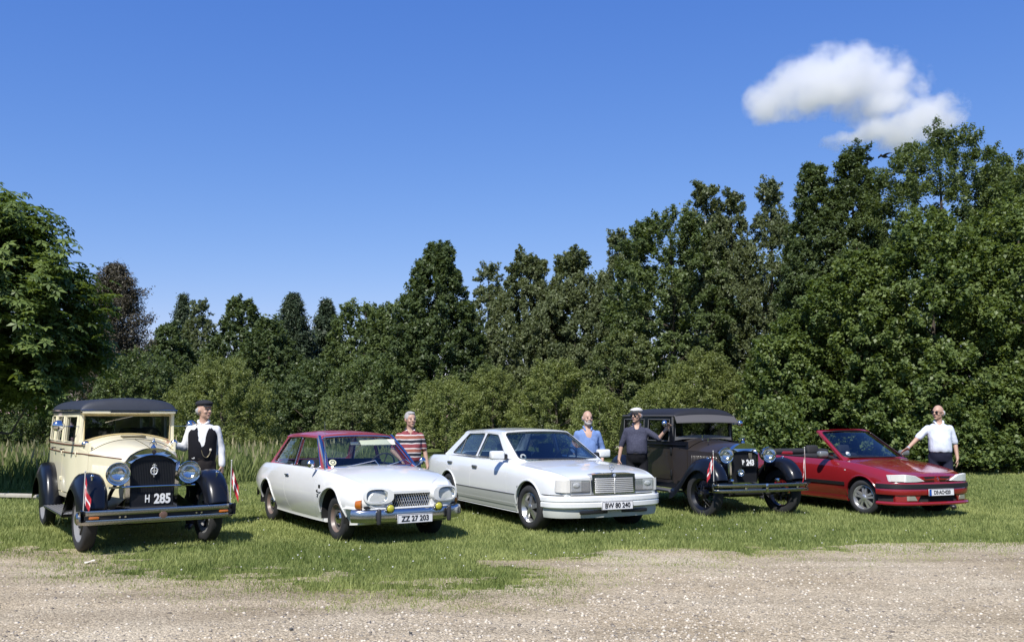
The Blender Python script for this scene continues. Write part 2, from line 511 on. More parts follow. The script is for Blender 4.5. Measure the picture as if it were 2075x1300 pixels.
rg = np.random.default_rng(21)
x, y = scatter(720000, 7.4, 30, 1.5, rg)
g = grassiness(x, y)
ok = g > rg.random(len(x)) ** .9 * 2.3 - .12
x, y, g = x[ok], y[ok], g[ok]
patch = fbm(x, y, 1.6, 5) + .5
h = (.024 + .044 * rg.random(len(x)) ** 1.6) * (.55 + .9 * patch) * np.clip(.42 + g * .22, .42, 1)
tall = rg.random(len(x)) < .02
h[tall] *= 2.1
w = .0042 + .00070 * y
tint = np.clip(.45 + .9 * (fbm(x, y, 2.6, 0)) + .75 * fbm(x + 40, y, .35, 6) + (rg.random(len(x)) - .5) * .55 + np.where(g < 1, .15, 0) + .5 * np.clip(fbm(x + 3, y, 1.1, 2) - .12, 0, 1) * 3, 0, 1)
V, Fq = blades(x, y, h, w, h * (.25 + .6 * rg.random(len(x))), rg, height(x, y), True)
tag(link('lawn_grass', np_mesh('lawn_grass', V, Fq, m_grass, {'tint': np.repeat(tint, 3)})), kind='stuff')

# clover flowers in the lawn
m_clover = mat('clover_white', (.55, .55, .47), .8)
x, y = scatter(900, 9, 27, 1.2, rg)
ok = (grassiness(x, y) > .8) & (fbm(x, y, 2.0, 7) > -.02)
x, y = x[ok], y[ok]
N = len(x); s = .006 + .006 * rg.random(N); z = height(x, y) + .05 + .03 * rg.random(N)
o8 = np.array([(1, 0, 0), (0, 1, 0), (-1, 0, 0), (0, -1, 0), (0, 0, 1), (0, 0, -1)], float)
f8 = np.array([(0, 1, 4), (1, 2, 4), (2, 3, 4), (3, 0, 4), (1, 0, 5), (2, 1, 5), (3, 2, 5), (0, 3, 5)])
V = o8[None] * s[:, None, None] + np.stack([x, y, z], -1)[:, None]
Fc = f8[None] + (np.arange(N) * 6)[:, None, None]
tag(link('clover_flowers', np_mesh('clover_flowers', V.reshape(-1, 3), Fc.reshape(-1, 3), m_clover)), kind='stuff')

# tall meadow grass behind the cars
m_tall = leaf_mat('meadow_grass', (.11, .155, .045), (.34, .37, .15), trans=.35, rough=.7, spec=.15)
MEADOW_PX = [(-700, 993), (0, 990), (300, 986), (480, 982), (620, 960), (760, 925), (860, 905), (1000, 890), (1250, 886), (1420, 884)]
MW = np.array([on_ground(*p)[:2] for p in MEADOW_PX])
rg = np.random.default_rng(31)
x, y = scatter(190000, 17, 52, 1.3, rg, .74, 2)
e = np.interp(x, MW[:, 0], MW[:, 1])
ok = (y > e + fbm(x, y, 1.2, 2) * 1.6) & (x < 9.5)
x, y, e = x[ok], y[ok], e[ok]
pt = fbm(x, y, 2.2, 4)
h = (.22 + .40 * rg.random(len(x))) * (1 + .9 * pt) * np.clip((y - e) / 1.3 + .35, .35, 1)
h *= np.interp(x, [-12, -6, -3, 0, 4], [1.1, 1.05, .85, .62, .6])
w = .006 + .0008 * y
V, Fq = blades(x, y, h, w, h * (.12 + .3 * rg.random(len(x))), rg, 0 * x)
tint = np.clip(.42 + 1.1 * fbm(x + 5, y, 1.7, 1) + (rg.random(len(x)) - .5) * .7, 0, 1)
tag(link('meadow_grass', np_mesh('meadow_grass', V, Fq, m_tall, {'tint': np.repeat(tint, 4)})), kind='stuff')
# low weeds and plume heads in the meadow
N = 3000
x, y = scatter(N, 17, 40, 1.4, rg, .74, 1)
e = np.interp(x, MW[:, 0], MW[:, 1]); ok = (y > e + .3) & (x < 5)
x, y = x[ok], y[ok]; z = (.36 + .26 * rg.random(len(x))) * np.interp(x, [-12, -6, -3, 0, 4], [1.1, 1.05, .85, .62, .6])
V, Fq = blades(x, y, .18 + .1 * rg.random(len(x)), .03 + .001 * y, .05, rg, z)
tag(link('meadow_plumes', np_mesh('meadow_plumes', V, Fq, leaf_mat('plumes', (.25, .22, .11), (.45, .40, .24), trans=.3), {'tint': np.repeat(rg.random(len(x)), 4)})), kind='stuff')
# ------------------------------------------------------------------ trees and shrubs
UP = np.array([0, 0, 1.0])
def unit(v): return v / np.maximum(np.linalg.norm(v, axis=-1, keepdims=True), 1e-9)

def leaf_quads(P, Nn, A, s, asp, tri=False):
    """one folded rhombus per leaf: centre P, normal Nn, long axis A, length s"""
    A = unit(A - Nn * (A * Nn).sum(-1, keepdims=True)); B = np.cross(Nn, A)
    s = s[:, None]; w = s * asp
    if tri:
        V = np.stack([P + B * w * .62 - A * s * .30, P - B * w * .62 - A * s * .30, P + A * s * .62], 1)
        return V.reshape(-1, 3), (np.arange(len(P)) * 3)[:, None] + np.array([[0, 1, 2]])
    V = np.stack([P - A * s * .5, P + B * w * .5 + Nn * w * .22, P + A * s * .5 - Nn * s * .12, P - B * w * .5 + Nn * w * .22], 1)
    return V.reshape(-1, 3), (np.arange(len(P)) * 4)[:, None] + np.array([[0, 1, 2, 3]])

def sprigs(C, A, L, rad, n, size, rg, asp=.55, up=.55, rnd=.6, axw=.35, droop=.25, tip=.5, var=.35, tri=True):
    """leaves scattered along twigs: base C, direction A, length L"""
    k = len(C); i = np.repeat(np.arange(k), n)
    t = rg.random(len(i)); r = rg.normal(size=(len(i), 3)) * (rad[i] * (1 - tip * t))[:, None]
    P = C[i] + A[i] * (L[i] * t)[:, None] + r
    N_ = unit(UP * up + A[i] * axw + rg.normal(size=P.shape) * rnd)
    ax = unit(A[i] * .6 + rg.normal(size=P.shape) * .8 - UP * droop)
    s = size * (1 - var + 2 * var * rg.random(len(i)))
    V, Fq = leaf_quads(P, N_, ax, s, asp, tri)
    return V, Fq, i

def crown_clusters(H, Rw, zb, prof, nl, ncl, rg, lob=(.30, .46), upb=.35, out=.55, skin=1.35):
    """twig bases on the skins of many lobes that fill the crown's outline, and on the outline itself"""
    C, A, lid = [], [], []
    for k in range(nl):
        t = (k + .5 + .6 * (rg.random() - .5)) / nl
        a = k * 2.4 + rg.normal() * .5
        pr = prof(t); lr = Rw * (lob[0] + (lob[1] - lob[0]) * rg.random()) * (.45 + .6 * pr)
        rho = max(0, Rw * pr - lr * .8) * (.62 + .52 * rg.random())
        c = np.array([rho * math.cos(a), rho * math.sin(a), zb + (H - zb) * t])
        m = max(5, int(ncl * .62 * (lr / Rw) ** 1.6))
        d = unit(rg.normal(size=(m, 3)) + out * np.array([math.cos(a), math.sin(a), 0]) + upb * UP)
        p = c + d * lr * (.78 + .24 * rg.random((m, 1))) * np.array([1, 1, .85])
        C.append(p); A.append(unit(d + UP * upb * .8 + rg.normal(size=d.shape) * .25)); lid += [k] * m
    ms = int(len(lid) * skin)
    if ms:
        t = rg.random(ms * 3) ** .72; pr = np.array([prof(q) for q in t]); ok = rg.random(ms * 3) < pr ** .55; t, pr = t[ok][:ms], pr[ok][:ms]; ms = len(t)
        a = rg.random(ms) * 6.283; f = int(rg.integers(0, 8)); o = rg.random() * 50
        bump = 1.2 * (LN[f](a * 2.0 + o, t * (H - zb) / Rw * 1.7 + o) - .55) + .6 * (LN[(f + 1) % 8](a * 5 + o, t * (H - zb) / Rw * 4.5) - .5)
        rr = Rw * pr * (.80 + .22 * rg.random(ms)) * np.clip(1 + .30 * bump, .62, 1.16)
        C.append(np.stack([rr * np.cos(a), rr * np.sin(a), zb + (H - zb) * t], -1))
        A.append(unit(np.stack([np.cos(a), np.sin(a), upb * 1.4 + .9 * (t > .75)], -1) + rg.normal(size=(ms, 3)) * .3))
        lid += list((np.floor(LN[(f + 2) % 8](a * 1.6, t * 7 + o) * 3.99)).astype(int) + nl)
    return np.concatenate(C), np.concatenate(A), np.array(lid)

PROF = {
    'round': lambda t: math.sqrt(max(0, 1 - (1.7 * t - .75) ** 2)),
    'egg': lambda t: max(.10, min(1, (1 - t) * 2.2) ** .62 * (.80 + .20 * math.sin(math.pi * min(1, t * 1.3)))),
    'tall': lambda t: max(.08, (1 - t) ** .62 * (.72 + .56 * min(t * 2.5, .5))),
    'bush': lambda t: math.sqrt(max(0.02, 1 - (t * 1.0) ** 2.2)),
    'column': lambda t: max(.12, min(1, (1 - t) * 2.1) ** .6 * min(1, .6 + t)),
}
BARK = mat('bark', (.075, .06, .045), .9, var=.35, vscale=6, bump=.5, bscale=18)
BARK_B = mat('bark_birch', (.62, .60, .55), .8, var=.3, vscale=5)
LM = {
    'alder': leaf_mat('leaf_alder', (0.0545, 0.0828, 0.0305), (0.1363, 0.1799, 0.0676)),
    'oak': leaf_mat('leaf_oak', (0.061, 0.0916, 0.0305), (0.169, 0.2158, 0.0763)),
    'birch': leaf_mat('leaf_birch', (0.0785, 0.1025, 0.0458), (0.1908, 0.2202, 0.1046)),
    'spruce': leaf_mat('leaf_spruce', (0.0327, 0.0523, 0.0305), (0.0872, 0.1177, 0.061), trans=.12),
    'brown': leaf_mat('leaf_brown_conifer', (0.061, 0.0545, 0.0371), (0.1254, 0.109, 0.0741), trans=.12),
    'willow': leaf_mat('leaf_willow', (0.1145, 0.1439, 0.0436), (0.278, 0.3161, 0.1036)),
    'shrub': leaf_mat('leaf_shrub', (0.0763, 0.1068, 0.0371), (0.2017, 0.2344, 0.0894)),
    'maple': leaf_mat('leaf_maple', (0.0523, 0.0894, 0.024), (0.2017, 0.2561, 0.0828)),
    'chestnut': leaf_mat('leaf_chestnut', (0.0436, 0.0807, 0.0196), (0.2126, 0.278, 0.085)),
}
def trunk_mesh(H, r, rg, C=None, limbs=14, zl=.25, n=8, top=.93):
    g = G(); zs = np.linspace(-.15, H * top, 9); wob = rg.normal(size=(9, 2)) * H * .006; wob[:2] = 0
    pts = [(wob[i, 0], wob[i, 1], z) for i, z in enumerate(zs)]
    rad = [max(.012, r * (1.25 if i == 0 else 1) * (1 - .93 * (max(0, z) / (H * top)) ** .9)) for i, z in enumerate(zs)]
    g.tube(pts, rad, n)
    if C is not None:
        pick = rg.choice(len(C), min(limbs, len(C)), replace=False)
        for k in pick:
            c = C[k]; z0 = max(H * zl * .6, c[2] - np.hypot(c[0], c[1]) * (.5 + .5 * rg.random())); z0 = min(z0, H * .85)
            p0 = np.array([0, 0, z0]); mid = p0 * .45 + c * .55 + np.array([0, 0, -.08 * H * rg.random()])
            rr = max(.014, r * .42 * (1 - z0 / H))
            g.tube([p0, p0 * .7 + c * .3 - np.array([0, 0, .02 * H]), mid, c], [rr, rr * .8, rr * .55, rr * .2], 5)
    return g

def make_tree(name, label, cat, x, y, H, Rw, sp, seed, N, leaf, group=None):
    rg = np.random.default_rng(seed)
    root = thing(name, label, cat, (x, y, 0), 0, group)
    asp, up, rnd, droop, var = .58, .55, .6, .25, .35
    tr = .016 * H + .03; bark = BARK; limbs = 16; Ccl = None
    if sp in ('spruce', 'brown'):
        wh = int(H * 3.4); C, A, L = [], [], []
        for k in range(wh):
            t = (k + rg.random()) / wh; z = H * (.06 + .93 * t); r = Rw * (1 - t) ** (.85 if sp == 'spruce' else .50) * (.85 + .3 * rg.random()) + .08
            for a in np.arange(rg.integers(6, 10)) * 2 * math.pi / 8 + rg.random() * 6.28:
                dz = (-.28 + .35 * t) if sp == 'spruce' else (.12 + .4 * t)
                d = unit(np.array([math.cos(a), math.sin(a), dz + rg.normal() * .08])); rr = r * (.7 + .4 * rg.random())
                for q in np.linspace(.25, 1, 4):
                    C.append(np.array([0, 0, z]) + d * rr * (q - .18)); A.append(unit(d + rg.normal(size=3) * .25)); L.append(rr * .32 + .12)
        C = np.array(C); A = np.array(A); L = np.array(L); lid = np.arange(len(C)) // 4
        n = max(4, N // len(C))
        V, Fq, i = sprigs(C, A, L, np.full(len(C), .04 * Rw + .05), n, leaf, rg, .32, .5, .55, .1, .3, .3)
        # leader
        V2, F2, i2 = sprigs(np.array([[0, 0, H * .9]]), np.array([[0, 0, 1.0]]), np.array([H * .1]), np.array([.05]), 60, leaf * .8, rg, .3, .2, .9)
        Fq = np.concatenate([Fq, F2 + len(V)]); V = np.concatenate([V, V2]); i = np.concatenate([i, i2])
        limbs = 0
    else:
        kw = dict(nl=22, lob=(.26, .40)); zb = .06 * H; pf = 'egg'; Ls = (.35, .9); rad = .16; ncl = 150
        if sp == 'birch': kw = dict(nl=24, lob=(.24, .38), upb=.1); zb = .08 * H; pf = 'egg'; asp = .6; droop = .6; bark = BARK_B if 'birch with a white' in label or 'and white trunk' in label else BARK; tr = .010 * H + .03; ncl = 110
        if sp == 'alder': pf = 'egg'
        if sp == 'tall': pf = 'tall'; kw = dict(nl=30, lob=(.26, .40))
        if sp in ('willow', 'shrub', 'maple'): pf = 'bush'; zb = .03 * H
        if sp == 'willow': kw = dict(nl=22, lob=(.26, .40), upb=.5, skin=.9); asp = .36; ncl = 120; rnd = .75
        if sp == 'maple': kw = dict(nl=46, lob=(.16, .30), upb=.45, skin=.45); ncl = 190; asp = .7; rnd = .5
        if sp == 'shrub': kw = dict(nl=20, lob=(.26, .40), skin=.5)
        if sp == 'oak': pf = 'round'; kw = dict(nl=24, lob=(.26, .40))
        if sp == 'chestnut': pf = 'egg'; kw = dict(nl=34, lob=(.20, .32), upb=.15, skin=.5); zb = .33 * H; ncl = 60
        C, A, lid = crown_clusters(H * .96, Rw, zb, PROF[pf], ncl=ncl, rg=rg, **kw)
        # sprigs that stick out of the outline at the top
        m = 14 if sp != 'willow' else 30
        az = rg.random(m) * 6.28; tt = 1 - .25 * rg.random(m) ** 2; rr = np.array([PROF[pf](min(t, .98)) for t in tt]) * Rw * .8 * rg.random(m) ** .5
        C = np.concatenate([C, np.stack([rr * np.cos(az), rr * np.sin(az), zb + (H * .93 - zb) * tt], -1)])
        A = np.concatenate([A, unit(np.stack([np.cos(az) * .3, np.sin(az) * .3, 1 + 0 * az], -1))]); lid = np.concatenate([lid, rg.integers(0, 10, m)])
        k = C[:, 2] > (.25 if sp in ('willow', 'shrub', 'maple') else .5); C, A, lid = C[k], A[k], lid[k]
        Ccl = C
        Lk = (Ls[0] + (Ls[1] - Ls[0]) * rg.random(len(C))) * (.25 + .13 * Rw)
        if sp == 'birch':      # hanging strands
            A = unit(A * .45 - UP * (.55 + .5 * rg.random((len(C), 1))) * (C[:, 2:3] < H * .88))
            Lk *= 1.5
        if sp == 'chestnut':
            # big leaves of five to seven leaflets spread like a hand
            nb = max(3, N // (len(C) * 6)); i = np.repeat(np.arange(len(C)), nb)
            P = C[i] + A[i] * (rg.random(len(i)) * .55)[:, None] + rg.normal(size=(len(i), 3)) * .17
            Nn = unit(UP * .85 + A[i] * .45 + rg.normal(size=P.shape) * .32)
            T = unit(np.cross(Nn, rg.normal(size=P.shape))); B = np.cross(Nn, T); Vs, Fs, Is = [], [], []; o = 0
            for q in range(6):
                a = q * 1.047 + .3; D = T * math.cos(a) + B * math.sin(a) - Nn * .35
                ln = leaf * (1.25 - .3 * abs(q - 2.5) / 2.5) * (.8 + .4 * rg.random(len(i)))
                Vq, Fq_ = leaf_quads(P + D * (ln * .55)[:, None], unit(Nn + D * .1), D, ln, .40)
                Vs.append(Vq); Fs.append(Fq_ + o); Is.append(i); o += len(Vq)
            V = np.concatenate(Vs); Fq = np.concatenate(Fs); i = np.concatenate(Is)
        else:
            n = max(6, N // len(C))
            V, Fq, i = sprigs(C, A, Lk, np.full(len(C), rad * (.26 + .17 * Rw)), n, leaf, rg, asp, up, rnd, .35, droop, tri=sp != 'maple')
    lt = rg.random(lid.max() + 1) * .3; ct = rg.random(len(C)) * .28
    tint = lt[lid[np.minimum(i, len(lid) - 1)]] + ct[np.minimum(i, len(C) - 1)] + .50 * rg.random(len(i)) ** 1.3
    link('crown', np_mesh('crown', V, Fq, LM[{'tall': 'alder'}.get(sp, sp)], {'tint': np.repeat(np.clip(tint, 0, 1), Fq.shape[1])}), root)
    trunk_mesh(H, tr if sp not in ('willow', 'shrub') else .05 + .01 * H, rg, Ccl, limbs).obj('trunk', bark, root)
    return root

def plant(name, label, cat, px, top, hw, y, sp, seed, group, dens=1.0, lf=1.0):
    p = at(px, top, y); H = p.z; Rw = hw / F_PX * y
    area = (hw * (H / y * F_PX) * .7) * .5
    big = sp in ('maple', 'chestnut')
    N = int(np.clip(area * (2.1 if big else 3.9) * dens, 7000, 52000 if big else 90000)); leaf = (.0035 if big else .0031) * y * lf
    return make_tree(name, label, cat, p.x, p.y, H, Rw, sp, seed, N, leaf, group)

GW, GB, GM = 'trees of the wood behind the cars', 'bushes in front of the wood', 'leafy trees of the thicket at right'
TREES = [
 # name, label, px, top y, half width px, distance, species, group, density, leaf size
 ('horse_chestnut', 'nearest tree, large horse chestnut with hand shaped leaves at the left edge', 'tree', 0, 418, 168, 17.5, 'chestnut', None, .8, 2.2),
 ('conifer_tree', 'brownish conifer with upswept branch ends just right of the horse chestnut', 'tree', 236, 545, 112, 42, 'brown', GW, 1.5, 1.0),
 ('spruce_tree', 'thin pale spruce tip poking up left of the round olive bush', 'tree', 372, 598, 56, 60, 'spruce', GW, 1.2, .9),
 ('birch_tree', 'small airy tree standing beside the thin pale spruce tip', 'tree', 403, 604, 60, 58, 'birch', GW, .8, .9),
 ('broadleaf_tree', 'dark bushy tree with a twin top above the round olive bush', 'tree', 490, 596, 72, 56, 'alder', GW, 1.2, 1),
 ('broadleaf_tree', 'low dark green tree between the brown conifer and the round olive bush', 'tree', 345, 650, 70, 52, 'alder', GW, 1.2, 1),
 ('spruce_tree', 'dark spruce with a bare pointed spire left of the tall pyramid tree', 'tree', 594, 600, 96, 58, 'spruce', GW, 2.0, 1.1),
 ('spruce_tree', 'smaller dark spruce standing right of the one with the bare spire', 'tree', 662, 612, 84, 62, 'spruce', GW, 2.0, 1.1),
 ('broadleaf_tree', 'dull green round topped tree behind the red roof of the coupe', 'tree', 545, 640, 80, 52, 'alder', GW, 1.2, 1),
 ('broadleaf_tree', 'olive green tree with a flat top left of the tall pyramid tree', 'tree', 740, 612, 84, 56, 'oak', GW, 1.2, 1),
 ('broadleaf_tree', 'shorter tree leaning against the left side of the tall pyramid tree', 'tree', 806, 610, 66, 52, 'oak', GW, 1.1, 1),
 ('broadleaf_tree', 'tall pyramid shaped dark tree that rises alone over the middle of the wood', 'tree', 888, 488, 122, 46, 'tall', GW, 1.35, 1.05),
 ('birch_tree', 'wispy birch just right of the tall pyramid shaped tree', 'tree', 992, 528, 66, 54, 'birch', GW, .8, .9),
 ('broadleaf_tree', 'blunt topped olive tree above the white saloon', 'tree', 1072, 512, 98, 49, 'birch', GW, 1.6, 1),
 ('broadleaf_tree', 'broad rounded olive tree left of the slender birch with white stem', 'tree', 1165, 506, 100, 47, 'birch', GW, 1.6, 1),
 ('birch_tree', 'slender birch with a white stem rising above the man in the blue shirt', 'tree', 1250, 460, 70, 46, 'birch', GW, .9, .85),
 ('broadleaf_tree', 'dense dark green tree behind the man in the pale flat cap', 'tree', 1358, 424, 122, 40, 'oak', GW, 1.2, 1),
 ('birch_tree', 'tall birch with drooping twigs and white trunk above the black vintage car', 'tree', 1428, 360, 84, 40, 'birch', GW, 1.1, .9),
 ('birch_tree', 'birch with a short side top right of the white trunked one', 'tree', 1480, 374, 66, 41, 'birch', GW, 1.0, .9),
 ('birch_tree', 'see through birch with loose open crown left of the higher tree group', 'tree', 1560, 352, 76, 40, 'birch', GW, .8, .9),
 ('broadleaf_tree', 'pointed dark tree between the loose birch and the bird', 'tree', 1645, 318, 106, 36, 'tall', GW, 1.3, 1),
 ('broadleaf_tree', 'tall tree with a double tip just left of the flying bird', 'tree', 1728, 286, 118, 36, 'tall', GW, 1.3, 1),
 ('broadleaf_tree', 'highest tree, wide dark crown right of the flying bird', 'tree', 1905, 262, 168, 34, 'oak', GM, 1.3, 1),
 ('broadleaf_tree', 'tall tree at the right edge of the picture behind the thicket', 'tree', 2058, 312, 120, 34, 'oak', GM, 1.2, 1),
 ('maple_tree', 'fresh green tree of large leaves at the far right of the thicket', 'tree', 2060, 398, 190, 29.5, 'maple', GM, 1.15, 1.25),
 ('maple_tree', 'wide leafy tree right above the bald man in the white shirt', 'tree', 1880, 440, 185, 29, 'maple', GM, 1.15, 1.25),
 ('maple_tree', 'sloping leafy tree above the windscreen of the red convertible', 'tree', 1735, 520, 150, 29.5, 'maple', GM, 1.15, 1.2),
 ('maple_tree', 'lowest leafy tree of the thicket beside the roof of the black vintage car', 'tree', 1610, 640, 115, 30.5, 'maple', GM, 1.15, 1.15),
 ('leafy_bush', 'bush hanging over the lawn right of the bald man', 'bush', 2040, 740, 120, 27.4, 'maple', GB, 1.1, 1.25),
 ('leafy_bush', 'low bush at the hedge foot behind the bald man', 'bush', 1930, 830, 90, 26.6, 'maple', GB, 1.0, 1.2),
 ('leafy_bush', 'bush with a dark hollow behind the open cockpit of the red convertible', 'bush', 1560, 820, 75, 28, 'maple', GB, .9, 1.2),
 ('willow_bush', 'round olive bush behind the man in the dark cap', 'bush', 452, 737, 112, 36, 'willow', GB, 1.7, .8),
 ('shrub', 'dull low shrub between the cream car roof and the round olive bush', 'bush', 285, 722, 84, 38, 'oak', GB, 1.2, .9),
 ('shrub', 'dark green shrub low above the red roof of the coupe', 'bush', 640, 735, 100, 48, 'alder', GB, 1.2, .9),
 ('shrub', 'mid green shrub left of the man in the striped shirt', 'bush', 752, 730, 86, 44, 'oak', GB, 1.2, .9),
 ('shrub', 'low yellowish bush row left of the man in the striped shirt', 'bush', 715, 805, 80, 40, 'shrub', GB, 1.1, .85),
 ('willow_bush', 'pale feathery willow bush right of the man in the striped shirt', 'bush', 905, 772, 88, 38, 'willow', GB, 1.5, .8),
 ('willow_bush', 'greyish willow bush above the boot of the white saloon', 'bush', 1000, 745, 70, 39, 'willow', GB, 1.4, .8),
 ('willow_bush', 'big bright rounded bush above the roof of the white saloon', 'bush', 1128, 735, 88, 37, 'willow', GB, 1.6, .85),
 ('shrub', 'tall shrub left of the black vintage car roof', 'bush', 1262, 672, 88, 38, 'shrub', GB, 1.2, .9),
 ('shrub', 'yellow green shrub directly above the black vintage car roof', 'bush', 1420, 722, 105, 35, 'willow', GB, 1.5, .9),
 ('shrub', 'small pale shrub just behind the man in the blue shirt', 'bush', 1215, 790, 62, 34, 'willow', GB, 1.2, .85),
 ('shrub', 'dark shrub half hidden behind the stem of the horse chestnut', 'bush', 50, 760, 96, 33, 'oak', GB, 1.2, .9),
 ('shrub', 'narrow bright shrub at the left end of the black car roof', 'bush', 1330, 780, 60, 33, 'willow', GB, 1.3, .85),
]
for i, (nm, lb, ct, px, top, hw, y, sp, gr, de, lf) in enumerate(TREES):
    plant(nm, lb, ct, px, top, hw, y, sp, 100 + i, gr, de, lf)

# the far wood that closes the view behind those trees plus an unseen ring of trees, added to darken reflections
rg = np.random.default_rng(77)
def wood(N, pxr, sz):
    px = pxr[0] + rg.random(N) * (pxr[1] - pxr[0])
    topx = np.interp(px, [-400, 0, 330, 560, 820, 1000, 1300, 1500, 1800, 2500], [560, 600, 680, 650, 650, 610, 520, 440, 360, 345])
    y = np.interp(px, [-400, 600, 1300, 2075, 2500], [64, 66, 60, 44, 42]) + rg.normal(size=N) * 2.2
    xx = (px - 1037.5) / F_PX * y; Ht = 1.6 + (844 - topx) / F_PX * y
    z = Ht * (rg.random(N) ** .9) * (.86 + .3 * fbm(xx, y, 3.0, 2) * 2)
    P = np.stack([xx, y, np.maximum(z, .05)], -1)
    V, Fq = leaf_quads(P, unit(UP * .5 + np.array([0, -.6, 0]) + rg.normal(size=P.shape) * .6), rg.normal(size=P.shape), sz * (1 + .9 * rg.random(N)), .62, True)
    return V, Fq, np.clip(.35 + fbm(xx, z, 1.6, 3) * 1.2 + (rg.random(N) - .5) * .4, 0, 1)
def unseen_wood_ring(N, sz):
    a = R(40) + rg.random(N) * R(280)
    d = 68 + rg.normal(size=N) * 2.5; x, y = d * np.sin(a), d * np.cos(a)
    z = (8 + 5 * fbm(a * 20, a * 0, 2.0, 1)) * rg.random(N) ** .9
    P = np.stack([x, y, np.maximum(z, .05)], -1)
    V, Fq = leaf_quads(P, unit(UP * .5 - np.stack([x, y, 0 * x], -1) / 80 + rg.normal(size=P.shape) * .6), rg.normal(size=P.shape), sz * (1 + .9 * rg.random(N)), .62, True)
    return V, Fq, np.clip(.35 + fbm(a * 60, z, 1.6, 3) * 1.2 + (rg.random(N) - .5) * .4, 0, 1)
A_, B_ = wood(130000, (-400, 2500), .16), unseen_wood_ring(26000, .85)
tag(link('far_wood', np_mesh('far_wood', np.concatenate([A_[0], B_[0]]), np.concatenate([A_[1], B_[1] + len(A_[0])]), LM['alder'], {'tint': np.repeat(np.concatenate([A_[2], B_[2]]), 3)})), kind='stuff')
# ------------------------------------------------------------------ materials of the cars
CHROME = mat('chrome', (.62, .63, .64), .10, 1.0)
NICKEL = mat('dull_chrome', (.46, .45, .42), .22, 1.0)
RUBBER = mat('rubber', (.022, .022, .023), .75, var=.3, vscale=14, bump=.2, bscale=60)
BLACK = mat('black_trim', (.012, .012, .013), .5)
BLACKP = mat('black_paint', (.005, .0055, .008), .30, coat=.22, spec=.35)
GRILLE = mat('grille_bright', (.74, .74, .73), .30, .55)
DARK = mat('underside', (.012, .012, .012), .9)
SEATM = mat('seat_cloth', (.030, .032, .040), .85, var=.3, vscale=30)
LAMP = mat('lamp_reflector', (.80, .80, .78), .16, 1.0)
LAMPB = mat('lamp_bright', (.74, .74, .72), .34, .35)
SILVER = mat('silver_paint', (.52, .52, .51), .3, .85)
AMBER = mat('amber_lens', (.42, .12, .012), .2, coat=.6)
YELLOW = mat('yellow_lens', (.42, .39, .04), .2, coat=.6)
PLATEW = mat('plate_white', (.74, .73, .74), .45)
PLATEK = mat('plate_ink', (.015, .015, .02), .5)
PLATEB = mat('plate_black', (.01, .01, .012), .4)
WHITEP = mat('white_letters', (.78, .78, .76), .5)
CREAMV = mat('cream_cloth', (.82, .76, .58), .7)

def glass_mat(name, tint, ior=1.5, extra=0.0):
    m, n, l, b = mat_new(name)
    n.remove(b)
    t = n.new('ShaderNodeBsdfTransparent'); t.inputs['Color'].default_value = (*tint, 1)
    g = n.new('ShaderNodeBsdfGlossy'); g.inputs['Roughness'].default_value = .02; g.inputs['Color'].default_value = (.95, .97, 1, 1)
    # Schlick reflectance, the same from both sides of a thin pane
    ge = n.new('ShaderNodeNewGeometry'); dt = n.new('ShaderNodeVectorMath'); dt.operation = 'DOT_PRODUCT'
    l.new(ge.outputs['Normal'], dt.inputs[0]); l.new(ge.outputs['Incoming'], dt.inputs[1])
    ab = n.new('ShaderNodeMath'); ab.operation = 'ABSOLUTE'; l.new(dt.outputs['Value'], ab.inputs[0])
    om = n.new('ShaderNodeMath'); om.operation = 'SUBTRACT'; om.inputs[0].default_value = 1; l.new(ab.outputs[0], om.inputs[1])
    pw = n.new('ShaderNodeMath'); pw.operation = 'POWER'; pw.inputs[1].default_value = 5; l.new(om.outputs[0], pw.inputs[0])
    ad = n.new('ShaderNodeMath'); ad.operation = 'MULTIPLY_ADD'; ad.inputs[1].default_value = .92; ad.inputs[2].default_value = .06 + extra
    l.new(pw.outputs[0], ad.inputs[0]); ad.use_clamp = True
    ms = n.new('ShaderNodeMixShader')
    l.new(ad.outputs[0], ms.inputs[0]); l.new(t.outputs[0], ms.inputs[1]); l.new(g.outputs[0], ms.inputs[2])
    l.new(ms.outputs[0], n['Material Output'].inputs['Surface'])
    return m
GLASS = glass_mat('window_glass', (.74, .80, .78))
GLASS_D = glass_mat('tinted_glass', (.48, .58, .62), extra=.03)
GLASS_C = glass_mat('lamp_glass', (.95, .96, .96), extra=.02)
GLASS_V = glass_mat('old_glass', (.50, .54, .52), extra=.01)

def paint(name, col, rough=.28, coat=.9, var=.05):
    return mat(name, col, rough, 0, coat, var=var, vscale=3)

